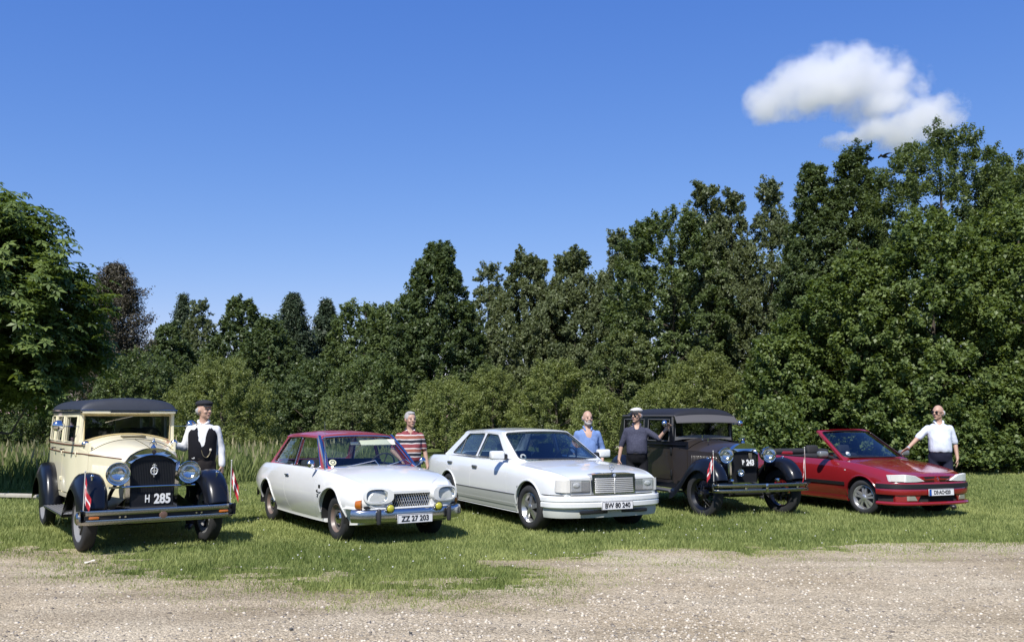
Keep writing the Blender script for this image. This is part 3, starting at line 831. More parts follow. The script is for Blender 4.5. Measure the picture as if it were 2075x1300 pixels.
# ------------------------------------------------------------------ pieces shared by the cars
def hull(T, xa, xb, n=56, seg=3):
    """closed body solid from tables of its section along x; returns shape and a function giving the half width at (x, z)"""
    u = (1 - np.cos(np.linspace(0, math.pi, n))) / 2
    u = .55 * u + .45 * np.linspace(0, 1, n)
    X = xa + (xb - xa) * u
    t = {k: pchip([p[0] for p in v], [p[1] for p in v], X) for k, v in T.items()}
    rows, prof = [], []
    for i, x in enumerate(X):
        zb, yl, zw, yw, zs, ys, zc = (t[k][i] for k in ('zb', 'yl', 'zw', 'yw', 'zs', 'ys', 'zc'))
        zl = zb + .05
        e = t['edge'][i] if 'edge' in t else .5
        half = [(0, zb), (yl * .55, zb), (yl - .03, zb), (yl, zl), ((yl + yw * 2) / 3 + .004, zl * .5 + zw * .5), (yw, zw),
                (yw * (1 - e) + ys * e + .012, zw * .35 + zs * .65), (ys, zs), (ys * .93, zs + (zc - zs) * .26), (ys * .72, zs + (zc - zs) * .62), (ys * .36, zs + (zc - zs) * .92), (0, zc)]
        c = crspline([(a, b, 0) for a, b in half], seg)
        h = [(max(0, p.x), p.y) for p in c]; h[0] = (0, zb); h[-1] = (0, zc)
        prof.append(h)
        rows.append([(x, a, b) for a, b in h] + [(x, -a, b) for a, b in reversed(h[1:-1])])
    g = G().grid(rows, close_u=True)
    k = len(rows[0]); g.f.append(tuple(range(k))); g.f.append(tuple(reversed(range(len(g.v) - k, len(g.v)))))
    def ysurf(x, z):
        i = int(np.clip(np.argmin(abs(X - x)), 0, n - 1)); j = min(i + 1, n - 1) if (X[1] - X[0]) * (x - X[i]) > 0 else max(i - 1, 0)
        def y1(q):
            h = prof[q]; s_ = [p for p in h[2 * seg:]]
            zz = [p[1] for p in s_]; yy = [p[0] for p in s_]; m = int(np.argmax(zz[:6 * seg])) + 1 if False else len(zz)
            best = max((yy[a] + (yy[a + 1] - yy[a]) * (z - zz[a]) / (zz[a + 1] - zz[a] + 1e-9) for a in range(m - 1) if min(zz[a], zz[a + 1]) <= z <= max(zz[a], zz[a + 1])), default=max(yy))
            return best
        a = 0 if X[j] == X[i] else (x - X[i]) / (X[j] - X[i])
        return y1(i) * (1 - a) + y1(j) * a
    def ztop(x):
        return float(np.interp(x, X[::-1] if X[0] > X[-1] else X, (t['zc'][::-1] if X[0] > X[-1] else t['zc'])))
    return g, ysurf, ztop

def grow(poly, d):
    """polygon moved outward by d"""
    n = len(poly); ar = sum(poly[i][0] * poly[(i + 1) % n][1] - poly[(i + 1) % n][0] * poly[i][1] for i in range(n)); s = 1 if ar > 0 else -1
    out = []
    for i in range(n):
        p, a, b = Vector(poly[i]), Vector(poly[i - 1]), Vector(poly[(i + 1) % n])
        e1 = (p - a).normalized(); e2 = (b - p).normalized()
        n1 = Vector((e1.y, -e1.x)) * s; n2 = Vector((e2.y, -e2.x)) * s
        m = n1 + n2; m = m / max(.35, m.length_squared) * 2 if m.length > 1e-4 else n1
        out.append(tuple(p + m * d))
    return out

def rounded(poly, r, seg=4):
    out = []; n = len(poly)
    for i in range(n):
        p, a, b = Vector(poly[i]), Vector(poly[i - 1]), Vector(poly[(i + 1) % n])
        k = min(r, (a - p).length * .45, (b - p).length * .45)
        q1 = p + (a - p).normalized() * k; q2 = p + (b - p).normalized() * k
        for j in range(seg + 1):
            t = j / seg; out.append(tuple(q1 * (1 - t) ** 2 + p * 2 * t * (1 - t) + q2 * t * t))
    return out

def dense(poly, d=.06):
    out = []; n = len(poly)
    for i in range(n):
        a, b = Vector(poly[i]), Vector(poly[(i + 1) % n]); k = max(1, int((b - a).length / d))
        out += [tuple(a + (b - a) * (j / k)) for j in range(k)]
    return out

def slab(rows, off):
    """closed thick sheet: rows of points, back side moved by off"""
    off = Vector(off); nr, nc = len(rows), len(rows[0]); g = G()
    top = [Vector(p) for r in rows for p in r]; bot = [p + off for p in top]; N = len(top); fs = []
    for i in range(nr - 1):
        for k in range(nc - 1):
            q = (i * nc + k, i * nc + k + 1, (i + 1) * nc + k + 1, (i + 1) * nc + k)
            fs.append(q); fs.append(tuple(a + N for a in reversed(q)))
    ring = [k for k in range(nc)] + [i * nc + nc - 1 for i in range(1, nr)] + [(nr - 1) * nc + k for k in range(nc - 2, -1, -1)] + [i * nc for i in range(nr - 2, 0, -1)]
    for a, b in zip(ring, ring[1:] + ring[:1]): fs.append((b, a, a + N, b + N))
    return g.add(top + bot, fs)

def text_mesh(body, size, name, extrude=.002, bold=.0, sx=1.0, space=1.0):
    c = bpy.data.curves.new('t', 'FONT'); c.body = body; c.size = size; c.extrude = extrude; c.align_x = 'CENTER'; c.align_y = 'CENTER'
    c.offset = bold; c.resolution_u = 3; c.space_character = space
    o = bpy.data.objects.new('t', c); COL.objects.link(o)
    dg = bpy.context.evaluated_depsgraph_get(); dg.update()
    me = bpy.data.meshes.new_from_object(o.evaluated_get(dg)); me.name = name
    bpy.data.objects.remove(o); bpy.data.curves.remove(c)
    M = Matrix(((0, 0, 1, 0), (sx, 0, 0, 0), (0, 1, 0, 0), (0, 0, 0, 1)))   # reads from the front of the car
    me.transform(M); me.materials.clear()
    return me
def lettering(name, body, size, m, parent, loc, **k):
    me = text_mesh(body, size, name, **k); me.materials.append(m)
    return link(name, me, parent, loc)

TYRES = {}
def wheel(root, x, y, r, w, style, steer=0.0, z=None):
    key = (r, w, style)
    if key not in TYRES:
        rr = {'steel': .60, 'alloy5': .64, 'alloy6': .66, 'wire': .68, 'wood': .70}[style] * r
        t = G().lathe([(rr, -w * .40), (rr + .02, -w * .5), (r * .82, -w * .53), (r * .95, -w * .47), (r, -w * .34), (r * 1.004, 0), (r, w * .34), (r * .95, w * .47), (r * .82, w * .53), (rr + .02, w * .5), (rr, w * .40)], axis='y', n=40)
        ring = G(); hub = G(); disc = G()
        ring.lathe([(rr * .86, w * .16), (rr * .95, w * .34), (rr + .004, w * .46), (rr + .012, w * .44), (rr + .006, w * .3), (rr, -w * .4), (rr * .9, -w * .4), (rr * .86, w * .16)], axis='y', n=40)
        if style == 'steel':
            disc.lathe([(0, w * .22), (rr * .45, w * .24), (rr * .62, w * .12), (rr * .88, w * .22), (rr * .88, w * .1), (0, w * .05)], axis='y', n=32)
            hub.lathe([(0, w * .46), (rr * .2, w * .45), (rr * .40, w * .36), (rr * .48, w * .24), (rr * .48, w * .2)], axis='y', n=28)
        elif style in ('alloy5', 'alloy6'):
            disc.lathe([(0, w * .05), (rr * .9, w * .02), (rr * .9, -w * .05), (0, -w * .05)], axis='y', n=32)
            m = 5
            for k in range(m):
                a = k * 2 * math.pi / m + .35
                for da, wd0, wd1 in (((0, .30, .42),) if style == 'alloy5' else ((-.10, .17, .21), (.10, .17, .21))):
                    d = Vector((math.cos(a + da * .2), 0, math.sin(a + da * .2))); e = Vector((-d.z, 0, d.x)); sh = e * (da * rr * 1.1)
                    p0 = d * rr * .12 + sh * .5; p1 = d * rr * .93 + sh * 1.5
                    wv0, wv1 = wd0 * rr * .5, wd1 * rr * .5 * (.8 if style == 'alloy5' else 1)
                    vs = [p0 - e * wv0, p0 + e * wv0, p1 + e * wv1, p1 - e * wv1]; Y0, Y1 = w * .40, w * .30
                    top = [v + Vector((0, Y0 if q < 2 else Y1, 0)) for q, v in enumerate(vs)]; bt = [v + (v.normalized() * 0) + Vector((0, w * .1, 0)) for v in vs]
                    hub.add(top + bt, [(0, 1, 2, 3), (0, 4, 5, 1), (1, 5, 6, 2), (2, 6, 7, 3), (3, 7, 4, 0)])
            hub.lathe([(0, w * .47), (rr * .14, w * .46), (rr * .24, w * .41), (rr * .26, w * .2)], axis='y', n=20)
        elif style == 'wire':
            hub.lathe([(0, w * .9), (.035, w * .88), (.045, w * .7), (.05, w * .4)], axis='y', n=18)
            disc.lathe([(.05, w * .5), (.075, w * .45), (.08, -w * .2), (.05, -w * .3)], axis='y', n=18)
            for k in range(30):
                a = k * 2 * math.pi / 30; b = a + (.45 if k % 2 else -.45); s_ = w * (.42 if k % 3 else -.15)
                disc.tube([(.07 * math.cos(a), s_, .07 * math.sin(a)), (rr * .9 * math.cos(b), w * .1, rr * .9 * math.sin(b))], .0045, 4)
        else:
            hub.lathe([(0, w * .75), (.05, w * .72), (.075, w * .6), (.085, w * .35)], axis='y', n=20)
            disc.lathe([(.05, w * .3), (.10, w * .26), (.10, -w * .2), (.05, -w * .2)], axis='y', n=20)
            for k in range(12):
                a = k * 2 * math.pi / 12
                disc.tube([(.09 * math.cos(a), w * .05, .09 * math.sin(a)), (rr * .5 * math.cos(a), w * .05, rr * .5 * math.sin(a)), (rr * .92 * math.cos(a), w * .05, rr * .92 * math.sin(a))], [.022, .018, .022], 6)
        ms = {'steel': (mat('wheel_brown', (.17, .125, .105), .4), CHROME, mat('steel_wheel', (.12, .11, .10), .4, .3)), 'alloy5': (SILVER, SILVER, BLACK), 'alloy6': (SILVER, mat('polished_alloy', (.72, .72, .72), .30, .8), BLACK),
              'wire': (BLACKP, NICKEL, BLACKP), 'wood': (mat('rim_grey', (.20, .20, .20), .45), NICKEL, BLACKP)}[style]
        TYRES[key] = (t.mesh('tyre', RUBBER, 50), ring.mesh('rim', ms[0], 40), hub.mesh('hub', ms[1], 30), disc.mesh('wheel_disc', ms[2], 40))
    e = bpy.data.objects.new('wheel', None); COL.objects.link(e); e.parent = root
    e.location = (x, y, r if z is None else z); e.rotation_euler = (0, 0, R(steer) + (math.pi if y < 0 else 0))
    for me in TYRES[key]:
        link(me.name.split('.')[0], me, e)
    return e

def shield(f, ab, name, m, parent, na=12, nt=6):
    """curved pane: f(a,t) over the box ab=(a0,a1,t0,t1)"""
    a0, a1, t0, t1 = ab
    rows = [[f(a0 + (a1 - a0) * k / na, t0 + (t1 - t0) * i / nt) for k in range(na + 1)] for i in range(nt + 1)]
    return G().grid(rows).obj(name, m, parent, smooth=60)

def screen(B, T, bulge, crown=.02):
    """surface of a windscreen from its lower and upper corner on the left side"""
    def f(a, t):
        y = a * (B[1] + (T[1] - B[1]) * t)
        q = 1 - abs(a) ** 2.2
        return Vector((B[0] + (T[0] - B[0]) * t + bulge * q * (1 - .35 * t), y, B[2] + (T[2] - B[2]) * t + crown * q * t))
    return f

def seat(root, x, y, w, m, zb=.42, zt=1.0, head=True, name='seat'):
    g = G().box((x + .22, y, zb), (.52, w, .16), .05)
    M = Matrix.Rotation(R(-14), 3, 'Y')
    g.box((x - .06, y, (zb + zt) / 2), (.13, w, zt - zb + .1), .05, M=M)
    s = g.obj(name, m, root, smooth=50)
    if head: G().box((x - .16, y, zt + .11), (.09, .26 if w < .8 else .26, .17), .04, M=M).obj('headrest', m, s, smooth=50)
    return s

def steering(root, x, y, z, m=None, r=.19):
    M = Matrix.Translation((x, y, z)) @ Matrix.Rotation(R(-62), 4, 'Y')
    g = G().tube([M @ Vector((r * math.cos(a), r * math.sin(a), 0)) for a in np.linspace(0, 2 * math.pi, 29)[:-1]], .012, 6, closed=True)
    for a in (0.2, math.pi - .2, 1.5 * math.pi): g.tube([M @ Vector((0, 0, -.03)), M @ Vector((r * math.cos(a), r * math.sin(a), 0))], .01, 5)
    g.tube([M @ Vector((0, 0, -.02)), M @ Vector((0, 0, -.4))], .02, 6)
    return g.obj('steering_wheel', m or BLACK, root)

def plate(root, x, y, z, w, h, body, m=None, ink=None, size=.075, tilt=0, sx=1.0, bold=.002, name='licence_plate'):
    p = G().box((0, 0, 0), (.012, w, h), .004, 1).obj(name, m or PLATEW, root, (x, y, z))
    fr = G()
    for s in (-1, 1):
        fr.box((.0075, 0, s * (h / 2 - .004)), (.003, w - .01, .004)); fr.box((.0075, s * (w / 2 - .004), 0), (.003, .004, h - .018))
    fr.obj('plate_border', ink or PLATEK, p, smooth=None)
    lettering('plate_text', body, size, ink or PLATEK, p, (.0085, 0, -.002), bold=bold, sx=sx)
    return p

def arch_lip(root, xw, ra, zc, ysf, m, side, a0=8, a1=172, out=.006, rad=.012, name='wheel_arch'):
    pts = []
    for a in np.linspace(a0, a1, 26):
        x = xw + ra * math.cos(R(a)); z = zc + ra * math.sin(R(a)); pts.append((x, side * (ysf(x, z) + out - .006), z))
    return pts

def greenhouse(root, P, body, glass, trim=CHROME, roofm=None, pillarm=None):
    """roof, pillars and panes over the belt line"""
    roofm = roofm or body; pillarm = pillarm or body
    WB, WT, wb = P['ws']; RB, RT, rb = P['rw']
    fw = screen(WB, WT, wb, P.get('crown', .03)); fr = screen(RB, RT, -rb, P.get('crown', .03))
    yb = lambda x: float(np.interp(x, *zip(*P['yb']))); yt = lambda x: float(np.interp(x, *zip(*P['yt'])))
    zb = lambda x: float(np.interp(x, *zip(*P['zb'])))
    zt = P['zt']
    ztf = lambda x: float(pchip([p[0] for p in zt], [p[1] for p in zt], x))
    def ys(x, z):
        t = (z - zb(x)) / (ztf(x) - zb(x)); t = max(-.2, min(1.1, t)); return yb(x) + (yt(x) - yb(x)) * t
    top = [(x, ztf(x)) for x in np.linspace(WT[0], RT[0], 9)]
    outer = dense([(WB[0], WB[2] - .03)] + top + [(RB[0], RB[2] - .03)], .08)
    for side in (1, -1):
        f = lambda a, b: Vector((a, side * ys(a, b), b))
        wins = [dense(rounded(w, .035), .08) for w in P['windows']]
        G().panel(outer, wins, f, Vector((0, -side, 0)), .035).obj('side_frame', pillarm, root, smooth=30)
        for w in wins:
            gi = [(a, b) for a, b in w]
            cx = sum(a for a, b in gi) / len(gi); cz = sum(b for a, b in gi) / len(gi)
            vs = [f(cx, cz) - Vector((0, side * .015, 0))] + [f(a, b) - Vector((0, side * .015, 0)) for a, b in gi]
            n = len(gi)
            o = G().add(vs, [(0, 1 + i, 1 + (i + 1) % n) for i in range(n)]).obj('side_window', glass, root, smooth=60)
            if trim: G().tube([f(a, b) + Vector((0, side * .003, 0)) for a, b in gi], P.get('trim_r', .008), 5, closed=True).obj('window_trim', trim, o)
    ew = P.get('ew', (.06, .05, .07))
    for nm, f, d in (('windscreen', fw, Vector((-.7, 0, -.7))), ('rear_window', fr, Vector((.6, 0, -.8)))):
        a, b0, b1 = 1 - ew[0], ew[1], 1 - ew[2]
        hole = dense(rounded([(-a, b0), (a, b0), (a, b1), (-a, b1)], .10), .12)
        outl = dense([(-1, -.04), (1, -.04), (1, 1), (-1, 1)], .12)
        G().panel(outl, [hole], f, d, .03).obj(nm + '_frame', pillarm, root, smooth=30)
        o = shield(lambda p, q: f(p, q) + d * .012, (-a - .02, a + .02, b0 - .02, b1 + .02), nm, glass, root)
        if trim: G().tube([f(p, q) - d * .004 for p, q in hole], P.get('trim_r', .008) * 1.1, 5, closed=True).obj('screen_trim', trim, o)
    # roof skin
    ov = P.get('over', .012); cr = P['rise']
    rows = []; N = 22
    for i in range(N + 1):
        u = i / N; x = WT[0] + .03 + (RT[0] - .05 - WT[0] - .03) * u; row = []
        for k in range(21):
            a = -1 + 2 * k / 20
            wq = 1 - abs(a) ** 2.2
            fx = (wb * .65 * wq) * max(0, 1 - u * 3) - (rb * .65 * wq) * max(0, 1 - (1 - u) * 3)
            ed = min(1, u / .16, (1 - u) / .22); ed = math.sin(ed * math.pi / 2)
            z = ztf(x) + .004 + cr * (1 - abs(a) ** 2.6) * (.30 + .70 * ed) + P.get('crown', .03) * wq * (1 - ed) * .9
            row.append((x + fx, a * (yt(x) + ov), z - (.02 if abs(a) == 1 else 0)))
        rows.append(row)
    return slab(rows, (0, 0, -.03)).obj('roof', roofm, root, smooth=50), ys

def place(name, label, x, y, th, sc, cat='car', flat=1.0):
    o = thing(name, label, cat, (x, y, 0), R(th - 90), None, sc)
    o.scale[2] = sc * flat
    return o

def sweep(path, prof, name, m, parent, smooth=40, ends=True):
    """profile (out, z) carried along a plan path of (x, y) points; out is to the right of travel"""
    P = [Vector((p[0], p[1], 0)) for p in path]; n = len(P); rows = []
    for i in range(n):
        t = (P[min(i + 1, n - 1)] - P[max(i - 1, 0)]).normalized(); o = Vector((t.y, -t.x, 0))
        rows.append([P[i] + o * a + Vector((0, 0, z)) for a, z in prof])
    g = G().grid(rows, close_u=True); k = len(prof)
    if ends: g.f.append(tuple(range(k))); g.f.append(tuple(reversed(range((n - 1) * k, n * k))))
    return g.obj(name, m, parent, smooth=smooth)

def mirrored(path, seg=5):
    """left half of a front outline, outermost point first -> whole smooth path that ends on the right side"""
    h = [(x, y, 0) for x, y in path]
    full = h + [(x, -y, 0) for x, y, _ in reversed(h[:-1])]
    return [(p.x, p.y) for p in crspline(full, seg)]

def on_nose(poly, xf, th, name, m, parent, off=0.0, smooth=30):
    """piece on the curved front of a car: outline in (y, z) cut into upright strips, xf(y) the front surface"""
    y0, y1 = min(p[0] for p in poly), max(p[0] for p in poly); rows = []
    ys = sorted({*np.linspace(y0 + 1e-4, y1 - 1e-4, 13).round(4), *[min(max(p[0], y0 + 1e-4), y1 - 1e-4) for p in poly]})
    for y in ys:
        zz = []
        for (a, b), (c, d) in zip(poly, poly[1:] + poly[:1]):
            if a != c and min(a, c) <= y <= max(a, c): zz.append(b + (d - b) * (y - a) / (c - a))
        rows.append([Vector((xf(y) + off, y, min(zz) + (max(zz) - min(zz)) * t)) for t in (0, .33, .67, 1)])
    return slab(rows, (-th, 0, 0)).obj(name, m, parent, smooth=smooth)

def side_skin(xs, zs, ysf, side, off, th, name, m, parent):
    rows = [[(x, side * (ysf(x, z) + off), z) for x in xs] for z in zs]
    return slab(rows, (0, -side * th, 0)).obj(name, m, parent, smooth=30)

def cyl_cut(x, z, r, y0, y1):
    return G().lathe([(0, y0), (r, y0), (r, y1), (0, y1)], (x, 0, z), 'y', 40)

def cut_body(g, root, body, arches, cavity, doors, hood, ysf, extra=(), handles=(), hoodz=.74, yin=.60, name='body'):
    """takes wheel arches, cabin, doors and bonnet out of the solid; doors and bonnet come back as parts of their own"""
    me = g.mesh('hull', smooth=30); ops = []
    for x, z, r in arches:
        for s in (1, -1): ops.append((cyl_cut(x, z, r, s * .45, s * 1.2) if s > 0 else cyl_cut(x, z, r, -1.2, -.45), 'DIFFERENCE'))
    if cavity: ops.append((cavity, 'DIFFERENCE'))
    for e in extra: ops.append((e, 'DIFFERENCE'))
    for poly in doors:
        for s in (1, -1): ops.append((G().prism(grow(poly, .004), 'y', *sorted((s * (yin - .006), s * 1.3))), 'DIFFERENCE'))
    if hood: ops.append((G().prism(grow(hood, .004), 'z', hoodz - .008, 1.6), 'DIFFERENCE'))
    b = boolean(me, ops, name); smooth_me(b, 32); b.materials.append(body)
    bo = link(name, b, root)
    base = boolean(me, [o for o in ops[:len(arches) * 2 + (1 if cavity else 0) + len(extra)]], 'cut')
    di = 0
    for q, poly in enumerate(doors):
        for s in (1, -1):
            d = boolean(base, [(G().prism(poly, 'y', *sorted((s * yin, s * 1.3))), 'INTERSECT')], 'door'); smooth_me(d, 32); d.materials.append(body)
            do = link('door', d, root)
            if q < len(handles):
                hx, hz, hm, hw, hh = handles[q]
                G().box((hx, s * (ysf(hx, hz) + .014), hz), (hw, .03, hh), .012, 2).obj('door_handle', hm, do)
    if hood:
        d = boolean(base, [(G().prism(hood, 'z', hoodz, 1.6), 'INTERSECT')], 'bonnet'); smooth_me(d, 32); d.materials.append(body)
        link('bonnet', d, root)
    for x, z, r in arches:
        for s in (1, -1):
            yo = ysf(x, z + r + .01) - .03
            G().lathe([(.02, s * .462), (r - .003, s * .462), (r - .003, s * yo)], (x, 0, z), 'y', 24, -100, 100).obj('wheel_housing', DARK, root)
    return bo

def oval_lamp(root, c, ry, rz, ex, bezel, lens=None, yaw=0, depth=.16, tear=0.0, name='headlight', lip=1.12):
    def ring(x, k):
        out = []
        for a in np.linspace(0, 2 * math.pi, 33)[:-1]:
            cy, sz = math.cos(a), math.sin(a)
            y = ry * k * math.copysign(abs(cy) ** ex, cy); z = rz * k * math.copysign(abs(sz) ** ex, sz)
            if tear and y * tear > 0: y *= 1 + (lip - 1) * 1.5 if k > 1 else 1
            out.append((x, y, z))
        return out
    h = G().grid([ring(-depth, lip * 1.05), ring(-.03, lip * 1.03), ring(0, lip), ring(.004, 1.0), ring(-.02, .97)], close_u=True).obj(name, bezel, root, c)
    h.rotation_euler = (0, 0, R(yaw))
    G().grid([ring(-.012, .99), ring(-.07, .72), ring(-.10, .40), ring(-.105, .05)], close_u=True).obj('reflector', LAMP, h, smooth=60)
    G().grid([ring(-.012, .985), ring(.004, .8), ring(.014, .5), ring(.018, .03)], close_u=True).obj('lens', lens or GLASS_C, h, smooth=60)
    return h
# ------------------------------------------------------------------ white coupe with the red roof
def white_coupe():
    root = place('classic_coupe', 'white two door classic coupe with a dusky red roof and yellow fog lamps', -1.663, 12.076, 33.3, .9774, flat=.965)
    W = paint('white_enamel', (.72, .72, .70)); RED = paint('dusky_red', (.33, .050, .070), .38, .5)
    T = dict(zb=[(-3.80, .42), (-3.4, .30), (-2.9, .23), (-.9, .21), (0, .22), (.5, .25), (.68, .30), (.76, .40)],
             yl=[(-3.80, .46), (-3.3, .64), (-2.6, .73), (-.5, .745), (.35, .70), (.66, .56), (.76, .44)],
             zw=[(-3.80, .62), (-2.6, .60), (0, .58), (.76, .56)],
             yw=[(-3.80, .56), (-3.45, .71), (-3, .795), (-2, .835), (-.6, .838), (.2, .825), (.48, .79), (.66, .71), (.76, .60)],
             zs=[(-3.80, .76), (-3.45, .85), (-3, .91), (-2, .925), (-.6, .915), (0, .880), (.4, .825), (.64, .77), (.76, .70)],
             ys=[(-3.80, .46), (-3.4, .62), (-3, .70), (-2, .755), (-.6, .755), (0, .735), (.4, .69), (.64, .61), (.76, .52)],
             zc=[(-3.80, .79), (-3.4, .90), (-2.9, .955), (-.5, .98), (-.1, .955), (.3, .89), (.55, .825), (.70, .765), (.76, .70)])
    g, ysf, zt = hull(T, -3.80, .76)
    cav = G().prism([(-.66, .36), (-.66, 1.3), (-2.78, 1.3), (-2.78, .80), (-2.6, .36)], 'y', -.66, .66)
    grl = G().prism([(-.315, .665), (.315, .665), (.265, .495), (-.265, .495)], 'x', .66, .95)
    doors = [[(-.60, .27), (-.50, .50), (-.57, 1.0), (-1.80, 1.0), (-1.74, .60), (-1.62, .27)]]
    hood = [(-.36, -.60), (.50, -.50), (.665, -.34), (.69, 0), (.665, .34), (.50, .50), (-.36, .60)]
    cut_body(g, root, W, [(0, .335, .385), (-2.63, .34, .345)], cav, doors, hood, ysf, [grl], [(-1.66, .80, CHROME, .15, .03)], hoodz=.73)
    # lips round the wheel openings
    for x, z, r in ((0, .335, .387), (-2.63, .34, .347)):
        for s in (1, -1): G().tube(arch_lip(root, x, r, z, ysf, W, s, 4, 176), .014, 6).obj('wheel_arch', W, root)
    P = dict(ws=((-.50, .672, .94), (-1.09, .555, 1.385), .17), rw=((-2.86, .655, .945), (-2.40, .54, 1.375), .14),
             yb=[(-2.86, .655), (-2, .70), (-.5, .672)], yt=[(-2.4, .54), (-1.8, .565), (-1.09, .555)],
             zb=[(-3.1, .94), (-.4, .94)], zt=[(-2.86, 1.375), (-2.4, 1.375), (-1.8, 1.40), (-1.09, 1.385), (-.5, 1.385)],
             windows=[[(-.71, .948), (-1.13, 1.352), (-1.69, 1.362), (-1.69, .948)], [(-1.73, .948), (-1.73, 1.362), (-2.32, 1.342), (-2.68, .955)]],
             rise=.055, ew=(.045, .04, .05), trim_r=.009)
    _, ys = greenhouse(root, P, W, GLASS, CHROME, RED, RED)
    for s in (1, -1):     # bright front posts
        a, b = Vector((-.485, s * .682, .93)), Vector((-1.08, s * .566, 1.385))
        G().tube([a, (a + b) / 2 + Vector((.01, s * .006, .008)), b], 1, flat=((1, 0, .6), .018, .022)).obj('front_post', CHROME, root)
    for s in (1, -1):
        G().tube([(-1.71, s * (ys(-1.71, z) + .006), z) for z in (.945, 1.15, 1.365)], 1, flat=((1, 0, 0), .008, .022)).obj('door_post', CHROME, root)
    # grille: crossing bars in a tapering frame
    gr = G()
    for k in range(-9, 10):
        for q in (1, -1):
            pts = []
            for z in np.linspace(.50, .66, 5):
                y = k * .034 + q * (z - .58) * .42
                if abs(y) < .265 + (z - .495) * .29: pts.append((.715, y, z))
            if len(pts) > 1: gr.tube(pts, .0048, 4)
    go = tag(gr.obj('grille', NICKEL, root), kind='stuff')
    G().tube([(.735, -.315, .667), (.745, 0, .670), (.735, .315, .667), (.735, .265, .492), (.745, 0, .490), (.735, -.265, .492)], .010, 6, closed=True).obj('grille_frame', CHROME, go)
    G().box((.68, 0, .58), (.02, .60, .17)).obj('radiator', DARK, go)
    for s in (1, -1):
        oval_lamp(root, (.785, s * .500, .648), .140, .088, .72, W, yaw=s * 9, depth=.30, tear=-s, lip=1.20)
        # indicators on the corners
        gi = G()
        rows = [[(.645 + .075 * t - .03 * abs(q - .5), s * (.728 - .045 * t ** 1.5 + .015 * math.sin(q * 3.14)), .485 + .115 * q * (1 - .15 * (1 - t))) for t in np.linspace(0, 1, 6)] for q in np.linspace(0, 1, 5)]
        slab(rows, (-.03, -s * .05, 0)).obj('indicator', AMBER, root, smooth=60)
        fo = G().ell((.0, 0, 0), .028, .050, .050, M=None).obj('fog_lamp', YELLOW, root, (.855, s * .345, .485), smooth=60)
        G().lathe([(.058, .0), (.062, -.01), (.05, -.05), (.02, -.075)], axis='x').obj('fog_lamp_shell', CHROME, fo)
        G().tube([(-.05, 0, -.03), (-.06, 0, -.12)], .012).obj('fog_lamp_bracket', BLACK, fo)
        G().box((.845, s * .50, .385), (.06, .055, .21), .024, 3).obj('overrider', mat('dark_rubber', (.03, .03, .035), .4), root)
        # small air slots under the lamps
        G().box((.735, s * .56, .505), (.02, .20, .035), .006, 1).obj('air_slot', BLACK, root)
        # chrome mirror on the door top
        mr = G().lathe([(.0, -.04), (.035, -.03), (.056, .0), (.05, .008), (0, .010)], axis='x').obj('wing_mirror', CHROME, root, (-.60, s * .86, 1.01))
        mr.rotation_euler = (0, 0, math.pi)
        G().tube([(-.0, 0, 0), (-.04, -s * .05, -.06), (-.06, -s * .095, -.09)], .008).obj('mirror_arm', CHROME, mr).rotation_euler = (0, 0, math.pi)
    bp = mirrored([(.615, .765), (.69, .70), (.745, .58), (.785, .40), (.80, 0)])
    sweep(bp, [(.0, .475), (-.022, .470), (-.040, .435), (-.034, .40), (-.046, .365), (-.030, .320), (0, .305), (.012, .32), (.012, .46)], 'front_bumper', mat('bumper_chrome', (.56, .56, .55), .20, 1.0), root, 60)
    sweep(mirrored([(.45, .80), (.62, .71), (.72, .56), (.765, .38), (.785, 0)]), [(.0, .495), (-.02, .493), (-.024, .478), (0, .470), (.03, .475), (.03, .49)], 'front_valance', W, root)
    plate(root, .858, 0, .345, .504, .12, 'ZZ 27 203', size=.098, sx=.92)
    # rear bumper ends seen from the side
    sweep([(x, -y) for x, y in mirrored([(-3.5, -.66), (-3.72, -.55), (-3.83, -.40), (-3.87, 0)])], [(0, .50), (-.03, .48), (-.035, .40), (-.03, .36), (0, .34), (.01, .36), (.01, .48)], 'rear_bumper', CHROME, root, 60)
    for s in (1, -1):
        G().ell((-3.74, s * .46, .74), .06, .05, .07).obj('tail_lamp', mat('red_lens', (.4, .01, .01), .2, coat=.6), root)
    for x in (0, -2.63):
        for y in (.645, -.645): wheel(root, x, y, .305, .165, 'steel')
    m = mat('seat_blue_grey', (.035, .04, .055), .8)
    for s in (1, -1): seat(root, -1.45, s * .34, .60, m, .45, .98, head=False)
    seat(root, -2.50, 0, 1.2, m, .45, .93, head=False, name='rear_seat')
    steering(root, -.92, .36, .96, mat('bakelite', (.05, .048, .045), .3))
    G().box((-.60, 0, .88), (.16, 1.26, .14), .04).obj('dashboard', mat('dash_grey', (.03, .03, .032), .6), root)
    G().box((-.945, .29, 1.288), (.022, .56, .125), .01, M=Matrix.Rotation(R(-50), 3, 'Y')).obj('sun_visor', CREAMV, root)
    rm = G().box((-.99, -.02, 1.275), (.03, .21, .05), .018).obj('rear_view_mirror', SILVER, root)
    G().tube([(-1.0, -.02, 1.29), (-1.07, -.02, 1.385)], .007).obj('mirror_stem', CHROME, rm)
    # round paper badge behind the screen, wipers, aerial
    f = screen(*P['ws'], .03)
    c = f(-.87, .16)
    bd = G().lathe([(0, .004), (.035, .004), (.05, 0)], axis='x').obj('round_sticker', mat('badge_cream', (.62, .60, .40), .6), root, c + Vector((.012, 0, .012)))
    bd.rotation_euler = (0, R(-38), R(-12))
    G().lathe([(.018, .006), (.034, .006), (.034, .007), (.018, .007)], axis='x').obj('sticker_ring', mat('badge_dark', (.12, .13, .10), .6), bd)
